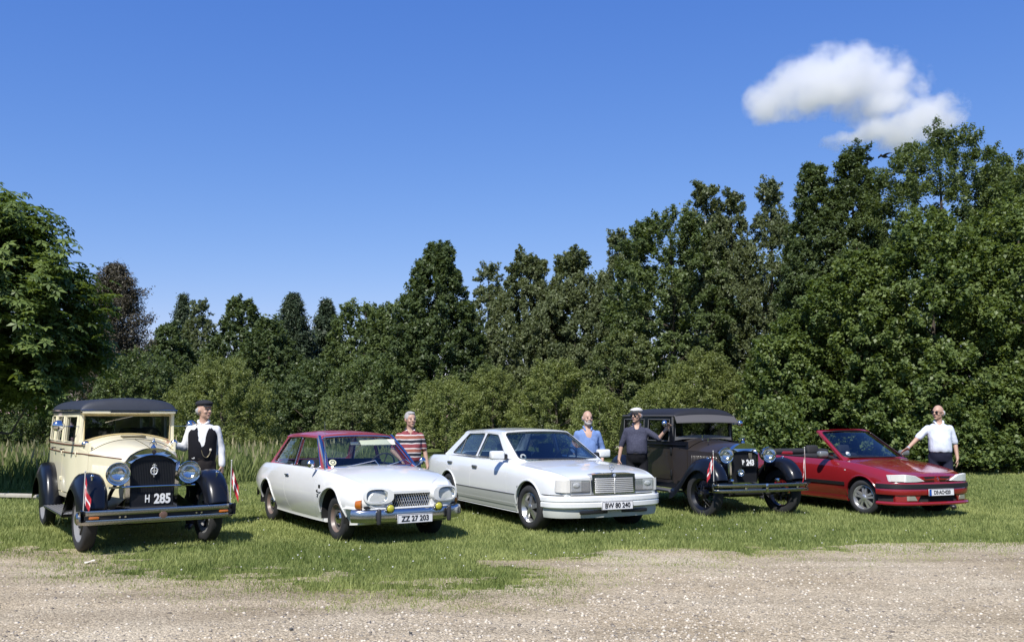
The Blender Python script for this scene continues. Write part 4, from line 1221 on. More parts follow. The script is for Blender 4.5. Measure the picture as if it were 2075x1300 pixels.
    for y0, y1 in ((-.42, .02), (.16, .56)):
        pts = [f(y / .66, .03 + .05 * k) + Vector((.022, 0, .02)) for k, y in enumerate(np.linspace(y0, y1, 4))]
        G().tube(pts, .006, 5).tube([pts[-1], (-.36, y1 + .04, .965)], .007, 5).obj('wiper', CHROME, root)
    G().tube([(-.47, -.70, .93), (-.50, -.70, 1.2), (-.52, -.705, 1.62)], [.006, .004, .0025], 5).obj('aerial', CHROME, root)
    # badges on the wing
    for s in (1, -1):
        b = G().box((0, 0, 0), (.06, .008, .05), .003, 1)
        b.obj('wing_badge', BLACKP, root, (-.36, s * (ysf(-.36, .71) + .004), .71))
        pts = [(-.44, .645), (-.40, .665), (-.41, .63), (-.37, .64), (-.34, .625), (-.28, .64)]
        g2 = G().tube([(x, s * (ysf(x, z) + .006), z) for x, z in pts], .006, 5)
        g2.tube([(x, s * (ysf(x, z) + .006), z) for x, z in ((-.40, .60), (-.35, .605), (-.37, .575), (-.40, .57))], .006, 5)
        g2.obj('wing_script', BLACKP, root)
    return root
white_coupe()
# ------------------------------------------------------------------ white four door saloon
def white_saloon():
    root = place('white_saloon', 'white four door saloon with upright chrome grille and a star on the bonnet', 1.030, 13.257, 26.7, 1.002, flat=.965)
    W = paint('white_lacquer', (.72, .73, .72), .22); W2 = mat('cladding_grey', (.47, .48, .445), .45)
    T = dict(zb=[(-4.20, .34), (-3.8, .26), (-3.4, .21), (0, .20), (.40, .22), (.55, .36), (.80, .40)],
             yl=[(-4.20, .68), (-3.8, .79), (-2.9, .845), (0, .845), (.55, .79), (.80, .66)],
             zw=[(-4.20, .60), (-2, .57), (.80, .55)],
             yw=[(-4.20, .765), (-3.9, .84), (-3, .895), (-1.5, .908), (0, .90), (.45, .872), (.70, .785), (.80, .72)],
             zs=[(-4.20, .89), (-3.9, .925), (-2.9, .945), (-.7, .915), (0, .880), (.45, .848), (.76, .79), (.80, .775)],
             ys=[(-4.20, .71), (-3.9, .77), (-2.9, .825), (-.7, .838), (0, .822), (.5, .765), (.80, .70)],
             zc=[(-4.20, .905), (-3.9, .95), (-3.3, .985), (-.66, .985), (0, .940), (.45, .885), (.74, .825), (.80, .795)],
             edge=[(-4.2, .35), (.8, .35)])
    g, ysf, zt = hull(T, -4.20, .80)
    cav = G().prism([(-.86, .34), (-.80, 1.3), (-3.30, 1.3), (-3.30, .84), (-2.75, .34)], 'y', -.72, .72)
    doors = [[(-.55, .27), (-.66, .50), (-.70, 1.0), (-1.98, 1.0), (-1.98, .27)], [(-2.0, .27), (-2.0, 1.0), (-3.05, 1.0), (-2.74, .72), (-2.50, .50), (-2.44, .27)]]
    hood = [(-.52, -.70), (.70, -.66), (.745, -.3), (.75, 0), (.745, .3), (.70, .66), (-.52, .70)]
    DG = mat('handle_grey', (.16, .17, .17), .35, .5)
    cut_body(g, root, W, [(0, .33, .385), (-2.935, .33, .375)], cav, doors, hood, ysf, [], [(-1.82, .825, DG, .17, .045), (-2.86, .845, DG, .17, .045)], hoodz=.77, yin=.70)
    for x, r in ((0, .388), (-2.935, .378)):
        for s in (1, -1): G().tube(arch_lip(root, x, r, .33, ysf, W, s, 2, 178), .013, 6).obj('wheel_arch', W, root)
    P = dict(ws=((-.64, .735, .965), (-1.44, .60, 1.392), .19), rw=((-3.46, .705, .985), (-2.84, .58, 1.38), .16),
             yb=[(-3.46, .705), (-2.4, .775), (-1.2, .78), (-.64, .735)], yt=[(-2.84, .58), (-2.1, .61), (-1.44, .60)],
             zb=[(-3.5, .975), (-.6, .965)], zt=[(-3.46, 1.38), (-2.84, 1.38), (-2.1, 1.405), (-1.44, 1.392), (-.6, 1.392)],
             windows=[[(-.95, .988), (-1.52, 1.345), (-1.90, 1.36), (-1.97, .99)], [(-2.055, .99), (-1.985, 1.36), (-2.66, 1.345), (-3.10, 1.0)]],
             rise=.045, ew=(.055, .05, .05), trim_r=.007)
    _, ys = greenhouse(root, P, W, GLASS_D, mat('screen_gasket', (.05, .052, .055), .4))
    for s in (1, -1):
        q = G().tube([(-2.76, s * (ys(-2.76, .99) - .01), .99), (-2.76, s * (ys(-2.76, 1.33) - .01), 1.33)], .010, 6); q.obj('quarter_light_bar', DG, root)
        # lower cladding, its upper line and ribs
        side_skin(np.linspace(-.40, -2.55, 30), np.linspace(.235, .475, 6), ysf, s, .009, .012, 'side_cladding', W2, root)
        cl = side_skin(np.linspace(-.40, -2.55, 30), (.478, .492), ysf, s, .012, .012, 'side_moulding', mat('moulding_dark', (.10, .105, .11), .5), root)
        side_skin(np.linspace(-.42, -2.53, 30), (.30, .345), ysf, s, .013, .008, 'cladding_rib', W2, root)
        # headlamp units
        xf = lambda y: float(np.interp(abs(y), [0, .68, .735, .785, .83], [.810, .810, .795, .735, .62]))
        hl = on_nose([(s * .365, .592), (s * .675, .592), (s * .675, .765), (s * .365, .757)], xf, .05, 'headlight', mat('lamp_grey', (.20, .21, .22), .3), root, .004)
        on_nose([(s * .372, .602), (s * .49, .602), (s * .49, .748), (s * .372, .746)], xf, .004, 'fog_reflector', mat('lamp_silver', (.36, .37, .38), .30, .1), hl, .009)
        on_nose([(s * .50, .602), (s * .667, .602), (s * .667, .754), (s * .50, .752)], xf, .004, 'main_reflector', mat('lamp_pale', (.62, .63, .63), .35, .1), hl, .009)
        G().ell((.822, s * .58, .69), .012, .055, .035).obj('bulb_shield', mat('lamp_white', (.8, .8, .78), .3), hl)
        if 'rg' not in MATS: MATS['rg'] = glass_mat('ribbed_glass', (.90, .91, .92), extra=.03)
        on_nose([(s * .368, .596), (s * .672, .596), (s * .672, .761), (s * .368, .754)], xf, .004, 'lens', MATS['rg'], hl, .030)
        on_nose([(s * .682, .592), (s * .815, .592), (s * .808, .758), (s * .682, .765)], xf, .05, 'indicator', mat('clear_indicator', (.66, .64, .60), .2, coat=.7), root, .016)
        # mirrors
        mh = G().box((-.90, s * .945, 1.045), (.12, .22, .135), .03, 3).obj('wing_mirror', W, root)
        G().box((-.90, s * .83, 1.02), (.10, .10, .09), .02).obj('mirror_foot', BLACK, mh)
        G().box((.852 - .012 * (s > 0), s * .33, .315), (.03, .44, .05), .012).obj('air_intake', BLACK, root)
        G().box((-4.195, s * .50, .70), (.03, .36, .20), .01).obj('tail_lamp', mat('red_lens', (.4, .01, .01), .2, coat=.6), root)
    # grille
    gf = G().panel([(-.352, .832), (-.24, .852), (.24, .852), (.352, .832), (.335, .55), (-.335, .55)], [[(-.318, .790), (.318, .790), (.305, .57), (-.305, .57)]],
                   lambda a, b: Vector((.880 - .05 * abs(a) - (b - .55) * .06, a, b)), Vector((-1, 0, 0)), .12).obj('grille', CHROME, root, smooth=20)
    for k in range(8):
        z = .585 + k * .0268
        G().box((.862 - (z - .55) * .06, 0, z), (.02, .62, .017), .003, 1).obj('grille_slat', GRILLE, gf)
    G().box((.872, 0, .675), (.014, .014, .22), .003, 1).obj('grille_centre_bar', GRILLE, gf)
    G().box((.81, 0, .69), (.02, .64, .27)).obj('grille_back', DARK, gf)
    G().lathe([(0, .008), (.02, .007), (.024, 0)], (.868, 0, .820), 'x', 20).obj('grille_emblem', mat('emblem_pale', (.6, .68, .8), .25, .6), gf)
    st = G().tube([(.80, .040 * math.cos(a), .925 + .040 * math.sin(a)) for a in np.linspace(0, 2 * math.pi, 25)[:-1]], .0035, 5, closed=True)
    for a in (90, 210, 330): st.tube([(.80, 0, .925), (.80, .039 * math.cos(R(a)), .925 + .039 * math.sin(R(a)))], [.006, .002], 5)
    st.tube([(.80, 0, .83), (.80, 0, .888)], .005, 6).obj('bonnet_star', CHROME, root)
    bp = mirrored([(.46, .895), (.60, .862), (.715, .775), (.785, .62), (.842, .36), (.858, 0)])
    sweep(bp, [(.0, .545), (-.035, .540), (-.052, .520), (-.054, .470), (-.040, .455), (-.050, .440), (-.048, .385), (-.02, .365), (.03, .365), (.03, .545)], 'front_bumper', W, root, 35)
    sweep(bp, [(-.02, .558), (-.03, .556), (-.03, .547), (-.0, .546), (.02, .550)], 'bumper_strip', NICKEL, root)
    sweep(mirrored([(.46, .872), (.58, .842), (.69, .755), (.755, .60), (.805, .35), (.82, 0)]), [(.01, .37), (-.03, .365), (-.035, .30), (-.02, .235), (.0, .235), (.04, .235), (.04, .37)], 'front_apron', W2, root, 50)
    plate(root, .935, 0, .405, .504, .12, 'BW 80 240', size=.098, sx=.90)
    sweep([(x, -y) for x, y in mirrored([(-3.55, -.90), (-3.95, -.875), (-4.20, -.74), (-4.26, 0)])], [(0, .58), (-.04, .57), (-.05, .48), (-.04, .36), (0, .34), (.02, .36), (.02, .57)], 'rear_bumper', W, root, 50)
    for x in (0, -2.935):
        for y in (.775, -.775): wheel(root, x, y, .325, .215, 'alloy5', 3 if x == 0 else 0)
    m = mat('seat_navy', (.020, .024, .036), .8)
    for s in (1, -1): seat(root, -1.62, s * .38, .54, m, .45, 1.00)
    seat(root, -2.70, 0, 1.3, m, .47, .98, head=False, name='rear_seat')
    steering(root, -1.12, .38, .98)
    G().box((-.80, 0, .91), (.30, 1.40, .14), .05).obj('dashboard', mat('dash_dark', (.015, .016, .02), .6), root)
    G().box((-1.36, 0, 1.30), (.03, .25, .06), .02).obj('rear_view_mirror', BLACK, root)
    f = screen(*P['ws'], .03); c = f(-.83, .13)
    bd = G().lathe([(.026, .004), (.05, .004), (.05, 0), (.026, 0)], axis='x').obj('round_sticker', mat('sticker_grey', (.35, .37, .36), .5), root, c + Vector((-.03, 0, .0))); bd.rotation_euler = (0, R(-30), 0)
    for y in (-.30, .10):
        pts = [f(a, .025) + Vector((.015, 0, .012)) for a in np.linspace(y - .3, y + .42, 5)]
        G().tube(pts, .007, 5).obj('wiper', BLACK, root)
    for s in (1, -1):
        G().box((-.30, s * (ysf(-.30, .60) + .003), .60), (.045, .006, .03), .002, 1).obj('wing_badge', DG, root)
    return root
white_saloon()
# ------------------------------------------------------------------ red convertible
def red_convertible():
    root = place('red_convertible', 'dark red open convertible parked last in the row at the right', 6.562, 15.28, 21.5, 1.0187, flat=.955)
    W = paint('red_lacquer', (.225, .011, .014), .22, 1.0, .08)
    T = dict(zb=[(-3.48, .34), (-3.1, .26), (-2.8, .21), (0, .20), (.5, .20), (.72, .22)],
             yl=[(-3.48, .60), (-3.0, .74), (-2.4, .775), (0, .77), (.45, .72), (.72, .56)],
             zw=[(-3.48, .58), (0, .55), (.72, .52)],
             yw=[(-3.48, .68), (-3.1, .79), (-2.5, .838), (0, .842), (.4, .805), (.60, .735), (.72, .62)],
             zs=[(-3.48, .84), (-2.9, .91), (-2, .895), (-.7, .872), (-.2, .845), (.2, .790), (.5, .725), (.72, .665)],
             ys=[(-3.48, .64), (-2.9, .725), (-2, .768), (-.7, .768), (0, .74), (.4, .70), (.60, .64), (.72, .54)],
             zc=[(-3.48, .87), (-2.8, .955), (-2.4, .945), (-.7, .955), (-.3, .915), (.2, .835), (.5, .765), (.66, .715), (.72, .68)],
             edge=[(-3.48, .4), (.72, .4)])
    g, ysf, zt = hull(T, -3.48, .72)
    cav = G().prism([(-.86, .34), (-.82, 1.3), (-2.55, 1.3), (-2.55, .60), (-2.3, .34)], 'y', -.69, .69)
    doors = [[(-.56, .27), (-.62, .50), (-.66, 1.1), (-1.92, 1.1), (-1.92, .45), (-1.80, .27)]]
    hood = [(-.44, -.66), (.35, -.66), (.60, -.56), (.665, -.25), (.675, 0), (.665, .25), (.60, .56), (.35, .66), (-.44, .66)]
    cut_body(g, root, W, [(0, .31, .345), (-2.54, .31, .34)], cav, doors, hood, ysf, [], [(-1.74, .80, BLACK, .17, .04)], hoodz=.67, yin=.66)
    for x in (0, -2.54):
        for s in (1, -1): G().tube(arch_lip(root, x, .348, .31, ysf, W, s, 2, 178), .014, 6).obj('wheel_arch', W, root)
    # windscreen with its red frame
    wsp = ((-.56, .70, .915), (-1.30, .575, 1.40), .17); f = screen(*wsp, .03); d = Vector((-.7, 0, -.7))
    hole = dense(rounded([(-.93, .05), (.93, .05), (.93, .93), (-.93, .93)], .08), .1)
    fr = G().panel(dense([(-1, -.05), (1, -.05), (1, 1), (-1, 1)], .1), [hole], f, d, .04).obj('windscreen_frame', W, root, smooth=40)
    o = shield(lambda p, q: f(p, q) + d * .012, (-.95, .95, .03, .95), 'windscreen', GLASS_D, root)
    G().tube([f(p, q) - d * .003 for p, q in hole], .008, 5, closed=True).obj('screen_trim', BLACK, o)
    for y in (-.32, .12):
        G().tube([f(a, .03) + Vector((.015, 0, .012)) for a in np.linspace(y - .3, y + .4, 5)], .007, 5).obj('wiper', BLACK, root)
    G().box((-1.22, 0, 1.31), (.03, .22, .055), .02).obj('rear_view_mirror', BLACK, root)
    for s in (1, -1):
        # black belt edge of the cockpit and strips along the side
        G().tube([(x, s * (ysf(x, .86) - .075), .905 + .01 * (x < -1.9)) for x in np.linspace(-.80, -2.5, 14)], 1, flat=((0, 0, 1), .03, .018)).obj('door_top_seal', BLACK, root)
        side_skin(np.linspace(-.37, -2.17, 26), (.475, .53), ysf, s, .010, .014, 'side_strip', BLACK, root)
        side_skin(np.linspace(-.36, -2.18, 26), np.linspace(.205, .275, 4), ysf, s, .022, .03, 'side_skirt', W, root)
        mh = G().box((-.80, s * .90, .985), (.12, .20, .12), .045, 3).obj('wing_mirror', mat('mirror_grey', (.14, .15, .15), .25, coat=.6), root)
        G().tube([(-.80, s * .82, .95), (-.76, s * .72, .92)], .035, 8).obj('mirror_foot', BLACK, mh)
        G().box((-.36, s * (ysf(-.36, .735) + .002), .735), (.03, .01, .018), .004).obj('side_repeater', mat('clear_indicator', (.66, .64, .60), .2, coat=.7), root)
        xf = lambda y: float(np.interp(abs(y), [0, .3, .54, .62, .70, .76, .80], [.762, .760, .752, .735, .665, .56, .46]))
        hl = on_nose([(s * .27, .605), (s * .44, .595), (s * .76, .595), (s * .77, .70), (s * .62, .715), (s * .45, .695)], xf, .05, 'headlight', mat('lamp_white', (.8, .8, .78), .3), root, .006)
        on_nose([(s * .28, .606), (s * .44, .598), (s * .63, .598), (s * .62, .711), (s * .45, .692)], xf, .004, 'lens', glass_mat('head_glass', (.96, .97, .97), extra=.02), hl, .014)
        on_nose([(s * .645, .60), (s * .758, .60), (s * .765, .698), (s * .64, .71)], xf, .006, 'indicator', mat('clear_indicator', (.66, .64, .60), .2, coat=.7), hl, .014)
        on_nose([(s * .05, .675), (s * .28, .675), (s * .24, .635), (s * .07, .645)], xf, .01, 'grille_slot', BLACK, root, .004)
        G().ell((-3.45, s * .60, .72), .04, .12, .07).obj('tail_lamp', mat('red_lens', (.4, .01, .01), .2, coat=.6), root)
    # diamond on the nose
    xn = .772
    G().tube([(xn, 0, .668), (xn, .018, .64), (xn, 0, .612), (xn, -.018, .64)], .0045, 5, closed=True).obj('nose_emblem', CHROME, root)
    bp = mirrored([(.36, .842), (.48, .812), (.62, .735), (.715, .58), (.765, .30), (.775, 0)])
    prof = [(.02, .585), (-.022, .582), (-.032, .562), (-.030, .545), (-.030, .49), (-.036, .478), (-.040, .42), (-.030, .385), (.03, .375), (.05, .40)]
    sweep(bp, prof, 'front_bumper', W, root, 35)
    sweep(bp, [(-.026, .560), (-.046, .555), (-.048, .492), (-.026, .486)], 'bumper_strip', BLACK, root)
    sweep(bp, [(.0, .275), (-.030, .268), (-.050, .245), (-.046, .222), (-.01, .212), (.04, .22), (.04, .27)], 'front_spoiler', W, root, 35)
    sweep(bp, [(.022, .395), (.016, .27), (.05, .27), (.05, .395)], 'air_intake', DARK, root)
    for s in (1, -1):
        xb = lambda y: float(np.interp(abs(y), [0, .3, .58, .735, .81], [.775, .765, .715, .62, .48]))
        on_nose([(s * .42, .275), (s * .74, .275), (s * .74, .385), (s * .36, .385)][:4], xb, .05, 'bumper_corner', W, root, .020)
        fo = on_nose([(s * .43, .295), (s * .60, .295), (s * .60, .365), (s * .47, .365)], xb, .01, 'fog_lamp', mat('fog_glass', (.42, .42, .36), .15, .5, coat=.5), root, .028)
    pl = plate(root, .832, 0, .425, .52, .112, ' DS·AO·020', size=.085, sx=.86)
    G().box((.008, -.232, 0), (.003, .045, .10), .001, 1).obj('plate_band', mat('plate_blue', (.02, .08, .35), .4), pl)
    sweep([(x, -y) for x, y in mirrored([(-3.15, -.79), (-3.36, -.74), (-3.49, -.58), (-3.52, 0)])], [(0, .56), (-.03, .55), (-.04, .46), (-.03, .26), (0, .25), (.02, .27), (.02, .55)], 'rear_bumper', W, root, 50)
    for x in (0, -2.54):
        for y in (.715, -.715): wheel(root, x, y, .295, .195, 'alloy6', 8 if x == 0 else 0)
    m = mat('seat_black', (.016, .016, .018), .8)
    for s in (1, -1): seat(root, -1.55, s * .36, .50, m, .40, .92)
    seat(root, -2.30, 0, 1.15, m, .42, .86, head=False, name='rear_seat')
    G().box((-2.62, 0, .965), (.42, 1.28, .09), .04).obj('folded_roof', mat('roof_cloth', (.018, .018, .022), .85, bump=.3), root)
    G().box((-2.45, -.35, .93), (.10, .26, .10), .03).obj('rear_headrest', W, root)
    steering(root, -1.02, .36, .95)
    G().box((-.80, 0, .87), (.26, 1.34, .14), .05).obj('dashboard', mat('dash_dark', (.015, .016, .02), .6), root)
    st = G().lathe([(0, .003), (.045, .003), (.045, 0)], axis='x').obj('round_sticker', mat('sticker_pale', (.55, .56, .56), .5), root, f(-.74, .16) + Vector((-.03, 0, 0))); st.rotation_euler = (0, R(-35), 0)
    return root
red_convertible()
# ------------------------------------------------------------------ vintage cars: shared builders
def fender(root, path, yc, w, m, crown=.07, skirt=.10, side=1, taper=None, name='mudguard', seg=6):
    """swept wing over a wheel: path in (x, z)"""
    P = crspline([(x, 0, z) for x, z in path], seg); rows = []; n = len(P)
    for i, p in enumerate(P):
        t = (P[min(i + 1, n - 1)] - P[max(i - 1, 0)]).normalized(); nr = Vector((-t.z, 0, t.x))
        if nr.z < 0 and abs(t.x) > .2: nr = -nr
        ww = w * (taper(i / (n - 1)) if taper else 1); row = []
        for k in range(13):
            a = -1 + k / 6
            off = crown * (1 - a * a) - (skirt * max(0, (a - .55) / .45) ** 1.5 if a > .55 else skirt * .6 * max(0, (-a - .7) / .3) ** 1.5)
            row.append((p.x + nr.x * off, side * (yc + a * ww / 2), p.z + nr.z * off))
        rows.append(row)
    return slab(rows, (0, 0, -.012)).obj(name, m, root, smooth=60)

def loft(secs, name, m, root, seg=5, smooth=40):
    """skin through sections of equal point count, smoothed along the way"""
    n = len(secs[0]); cols = [crspline([s[k] for s in secs], seg) for k in range(n)]
    rows = [[c[i] for c in cols] for i in range(len(cols[0]))]
    return G().grid(rows).obj(name, m, root, smooth=smooth)

def wall_cells(xs, zs, f, test):
    """quads of a wall split by part: test(x, z) -> part name or None"""
    out = {}
    for i in range(len(xs) - 1):
        for k in range(len(zs) - 1):
            p = test((xs[i] + xs[i + 1]) / 2, (zs[k] + zs[k + 1]) / 2)
            if p is None: continue
            g = out.setdefault(p, G())
            g.add([f(xs[i], zs[k]), f(xs[i + 1], zs[k]), f(xs[i + 1], zs[k + 1]), f(xs[i], zs[k + 1])], [(0, 1, 2, 3)])
    return out

def thick(g, off):
    """closes a sheet of loose quads into a thick one"""
    bm = bmesh.new(); vs = [bm.verts.new(p) for p in g.v]
    for f_ in g.f: bm.faces.new([vs[i] for i in f_])
    bmesh.ops.remove_doubles(bm, verts=bm.verts, dist=1e-4)
    r = bmesh.ops.extrude_face_region(bm, geom=bm.faces[:])
    bmesh.ops.translate(bm, vec=off, verts=[e for e in r['geom'] if isinstance(e, bmesh.types.BMVert)])
    bm.verts.index_update(); o = G()
    o.v = [v.co[:] for v in bm.verts]; o.f = [tuple(v.index for v in f_.verts) for f_ in bm.faces]; bm.free()
    return o

def bullet_lamp(root, c, r, m_shell, m_rim, bar=True, name='headlight'):
    h = G().lathe([(r, 0), (r * .98, -r * .35), (r * .85, -r * .9), (r * .55, -r * 1.4), (r * .15, -r * 1.65), (0, -r * 1.68)], axis='x', n=32).obj(name, m_shell, root, c, 60)
    G().lathe([(r * 1.02, -r * .12), (r * 1.07, 0), (r * 1.02, r * .10), (r * .93, r * .08)], axis='x', n=36).obj('lamp_rim', m_rim, h, smooth=60)
    G().lathe([(r * .95, r * .02), (r * .8, -r * .35), (r * .5, -r * .62), (.001, -r * .72)], axis='x', n=32).obj('reflector', LAMP, h, smooth=60)
    G().lathe([(r * .95, r * .05), (r * .7, r * .16), (r * .35, r * .22), (.001, r * .24)], axis='x', n=32).obj('lens', GLASS_C, h, smooth=60)
    return h

def radiator_outline(hw_b, hw_t, z0, z1, z2, n=9, pw=.75):
    """half-arched radiator face: bottom z0, shoulders z1, crown z2"""
    pts = [(-hw_b, z0), (-hw_t, z1)]
    for k in range(1, n):
        a = -1 + 2 * k / n
        pts.append((a * hw_t, z1 + (z2 - z1) * (1 - abs(a) ** 2.0) ** pw))
    return pts + [(hw_t, z1), (hw_b, z0)]

def mascot(root, x, z, m, style):
    g = G().lathe([(.03, 0), (.034, .015), (.022, .03), (.012, .045)], (x, 0, z), 'z', 16)
    if style == 'figure':
        g.ell((x, 0, z + .075), .014, .02, .032); g.ell((x + .004, 0, z + .115), .011, .012, .014)
        for s in (1, -1): g.tube([(x, s * .012, z + .085), (x - .02, s * .035, z + .065), (x - .03, s * .04, z + .04)], [.009, .007, .004], 5)
    else:
        g.ell((x, 0, z + .06), .012, .018, .018)
        for s in (1, -1): g.tube([(x, 0, z + .065), (x - .008, s * .035, z + .075), (x - .02, s * .065, z + .07)], [.011, .008, .003], 5)
    return g.obj('radiator_mascot', m, root)

def door_mirror(root, y0, y1, x, z, r, side):
    o = G().tube([(x, side * y0, z - .01), (x, side * y1, z - .01)], .006, 5).obj('mirror', CHROME, root)
    G().lathe([(0, .03), (r * .6, .022), (r * .95, 0), (r, -.02), (r * .9, -.028), (0, -.028)], (x, side * (y1 + r * .7), z), 'x', 24).obj('mirror_head', CHROME, o, smooth=60)
    return o

# ------------------------------------------------------------------ cream vintage car
def cream_car():
    root = place('vintage_cream_car', 'cream vintage car with black roof, black mudguards and big round headlights', -4.467, 11.20, 35.0, 1.0014, flat=.965)
    K = paint('cream_enamel', (.84, .77, .55), .30, .7, .05); ROOF = mat('roof_leathercloth', (.022, .026, .036), .55, var=.3, vscale=6, bump=.25, bscale=120)
    LINE = mat('coach_line', (.12, .03, .02), .4)
    xr = -3.72
    yb = lambda x: float(pchip([xr - .02, -3.56, -3.2, -2.4, -1.8, -1.35, -1.0], [.56, .635, .672, .685, .668, .612, .545], x))
    def f(x, z, side=1):
        y = yb(x) - .025 * max(0, (z - 1.25) / .45) - .03 * max(0, (.70 - z) / .25) ** 2
        xx = x + (0.0 if x > -3.46 else .10 * max(0, (z - 1.0) / .7) ** 2 * (-(x + 3.46) / .26))
        return Vector((xx, side * y, z))
    wins = [(-1.47, -2.02), (-2.20, -2.72), (-2.92, -3.42)]; wz = (1.275, 1.625)
    d1, d2 = (-1.40, -2.10), (-2.12, -2.80)
    xs = sorted({-1.0, -1.2, -1.35, xr, -3.56, -3.64, *[e for w in wins for e in w], *[v + q for d in (d1, d2) for v in d for q in (-.005, .005)], *np.linspace(-1.5, -3.52, 21).round(3)})
    xs = [x for i, x in enumerate(xs) if i == 0 or x - xs[i - 1] > .003]
    zs = [.50, .56, .565, .575, .70, .85, 1.0, 1.10, 1.18, 1.235, 1.275, 1.40, 1.50, 1.625, 1.66, 1.715]
    arch = lambda x, z: (x + 2.85) ** 2 + (z - .385) ** 2 < .46 ** 2
    def test(x, z):
        if x > -1.35 and z > 1.275: return None
        if any(b < x < a and wz[0] < z < wz[1] for a, b in wins): return None
        if arch(x, z): return None
        for nm, (a, b) in (('front_door', d1), ('rear_door', d2)):
            if b - .005 < x < a + .005 and .56 < z < 1.66:
                if b + .005 < x < a - .005 and .57 < z < 1.655: return nm
                return None if z < 1.275 or x > -2.1 else nm
        return 'side_panel'
    CW = mat('seat_fawn', (.09, .075, .06), .85)
    for s in (1, -1):
        parts = wall_cells(xs, zs, lambda x, z: f(x, z, s), test)
        for nm, g in parts.items():
            o = thick(g, (0, -s * .03, 0)).obj(nm, K, root, smooth=35)
            if nm != 'side_panel':
                a, b = d1 if nm == 'front_door' else d2
                hx = b + .10
                h = G().tube([f(hx, 1.165, s) + Vector((0, s * .0, 0)), f(hx, 1.165, s) + Vector((0, s * .05, 0))], .009, 6)
                h.tube([f(hx, 1.165, s) + Vector((0, s * .05, 0)), f(hx + .11, 1.165, s) + Vector((0, s * .055, -.008))], .010, 6).obj('door_handle', BLACK, o)
                for hz in (.75, 1.12): G().box(f(a - .012, hz, s) + Vector((0, s * .008, 0)), (.03, .02, .06), .006, 1).obj('hinge', K, o)
        for i, (a, b) in enumerate(wins):
            fs = [f(x, z, s) - Vector((0, s * .018, 0)) for z in (wz[0] - .01, wz[1] + .01) for x in (a + .01, b - .01)]
            o = G().add(fs, [(0, 1, 3, 2)]).obj('side_window', GLASS_V, root, smooth=None)
            fr = dense([(a, wz[0]), (a, wz[1]), (b, wz[1]), (b, wz[0])], .1)
            G().tube([f(x, z, s) + Vector((0, s * .002, 0)) for x, z in fr], .008, 5, closed=True).obj('window_bead', K, o)
        # dark coach lines and belt moulding
        for z0, x1, rr in ((1.235, -1.20, .010), (1.125, -.08, .0075)):
            xx = np.linspace(xr + .02, x1, 30)
            hy = lambda x: yb(x) if x < -1.0 else float(np.interp(x, [-1.0, -.05], [.545, .318]))
            G().tube([(x, s * (hy(x) + .004), z0 - .03 * max(0, x + 1.2) / 1.1) for x in xx], rr, 5).obj('coach_line', LINE, root)
    # back wall with its window
    back = lambda y, z: Vector((xr - .02 + .10 * max(0, (z - 1.0) / .7) ** 2 - .04 * (1 - (y / .58) ** 2), y, z))
    G().panel(dense([(-.57, .5), (.57, .5), (.55, 1.7), (-.55, 1.7)], .15), [dense(rounded([(-.30, 1.33), (.30, 1.33), (.30, 1.60), (-.30, 1.60)], .06), .1)], back, Vector((1, 0, 0)), .03).obj('rear_panel', K, root)
    G().add([back(y, z) + Vector((.01, 0, 0)) for y, z in ((-.32, 1.31), (.32, 1.31), (.32, 1.62), (-.32, 1.62))], [(0, 1, 2, 3)]).obj('rear_window', GLASS_V, root, smooth=None)
    # cowl and bonnet
    def arc(x, hw, zb, zside, ztop, n=9):
        pts = [(x, hw * 1.0, zb), (x, hw, (zb + zside) / 2), (x, hw, zside)]
        for k in range(1, n): 
            a = 1 - k / n; pts.append((x, hw * a, zside + (ztop - zside) * (1 - a ** 2.4)))
        pts.append((x, 0, ztop))
        return pts + [(x, -y, z) for _, y, z in reversed(pts[:-1])]
    loft([arc(-1.35, .612, .50, 1.20, 1.375), arc(-1.18, .585, .50, 1.18, 1.355), arc(-1.0, .545, .50, 1.15, 1.325)], 'cowl', K, root)
    bo = loft([arc(-.99, .540, .60, 1.145, 1.318), arc(-.6, .455, .60, 1.12, 1.285), arc(-.25, .372, .60, 1.095, 1.245), arc(.035, .312, .60, 1.06, 1.205)], 'bonnet', K, root)
    lv = G()
    for s in (1, -1):
        for k in range(16):
            x = -.85 + k * .038; hy = float(np.interp(x, [-.99, .035], [.540, .312]))
            lv.box((x, s * (hy + .003), .86), (.012, .014, .26), .004, 1)
    tag(lv.obj('bonnet_louvre', K, bo), kind='stuff')
    G().tube([(x, 0, z + .004) for x, z in ((-.99, 1.318), (-.6, 1.285), (-.25, 1.245), (.03, 1.207))], .006, 5).obj('bonnet_hinge', NICKEL, bo)
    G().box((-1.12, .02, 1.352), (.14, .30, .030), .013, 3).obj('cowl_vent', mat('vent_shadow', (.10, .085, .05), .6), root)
    for s in (1, -1):
        cl = G().lathe([(0, .035), (.035, .03), (.048, 0), (.04, -.05), (0, -.07)], axis='x').obj('cowl_lamp', CHROME, root, (-1.14, s * .56, 1.255), 60)
        G().tube([(-.02, 0, -.04), (-.02, -s * .02, -.10)], .010).obj('lamp_stalk', CHROME, cl)
    # windscreen
    ff = lambda a, b: Vector((-1.352 - .04 * (b - 1.35), a, b))
    bot = [(a, 1.372 - .115 * abs(a / .58) ** 2.4) for a in np.linspace(.565, -.565, 13)]
    outer = [(-.605, 1.22), (-.605, 1.705), (.605, 1.705), (.605, 1.22)] + [(a, 1.345 - .12 * abs(a / .58) ** 2.4) for a in np.linspace(.58, -.58, 13)]
    hole = [(-.548, 1.30), (-.548, 1.645), (.548, 1.645), (.548, 1.30)] + [(a, 1.388 - .10 * abs(a / .55) ** 2.2) for a in np.linspace(.53, -.53, 13)]
    G().panel(outer, [hole], ff, Vector((-1, 0, 0)), .05).obj('windscreen_frame', K, root, smooth=20)
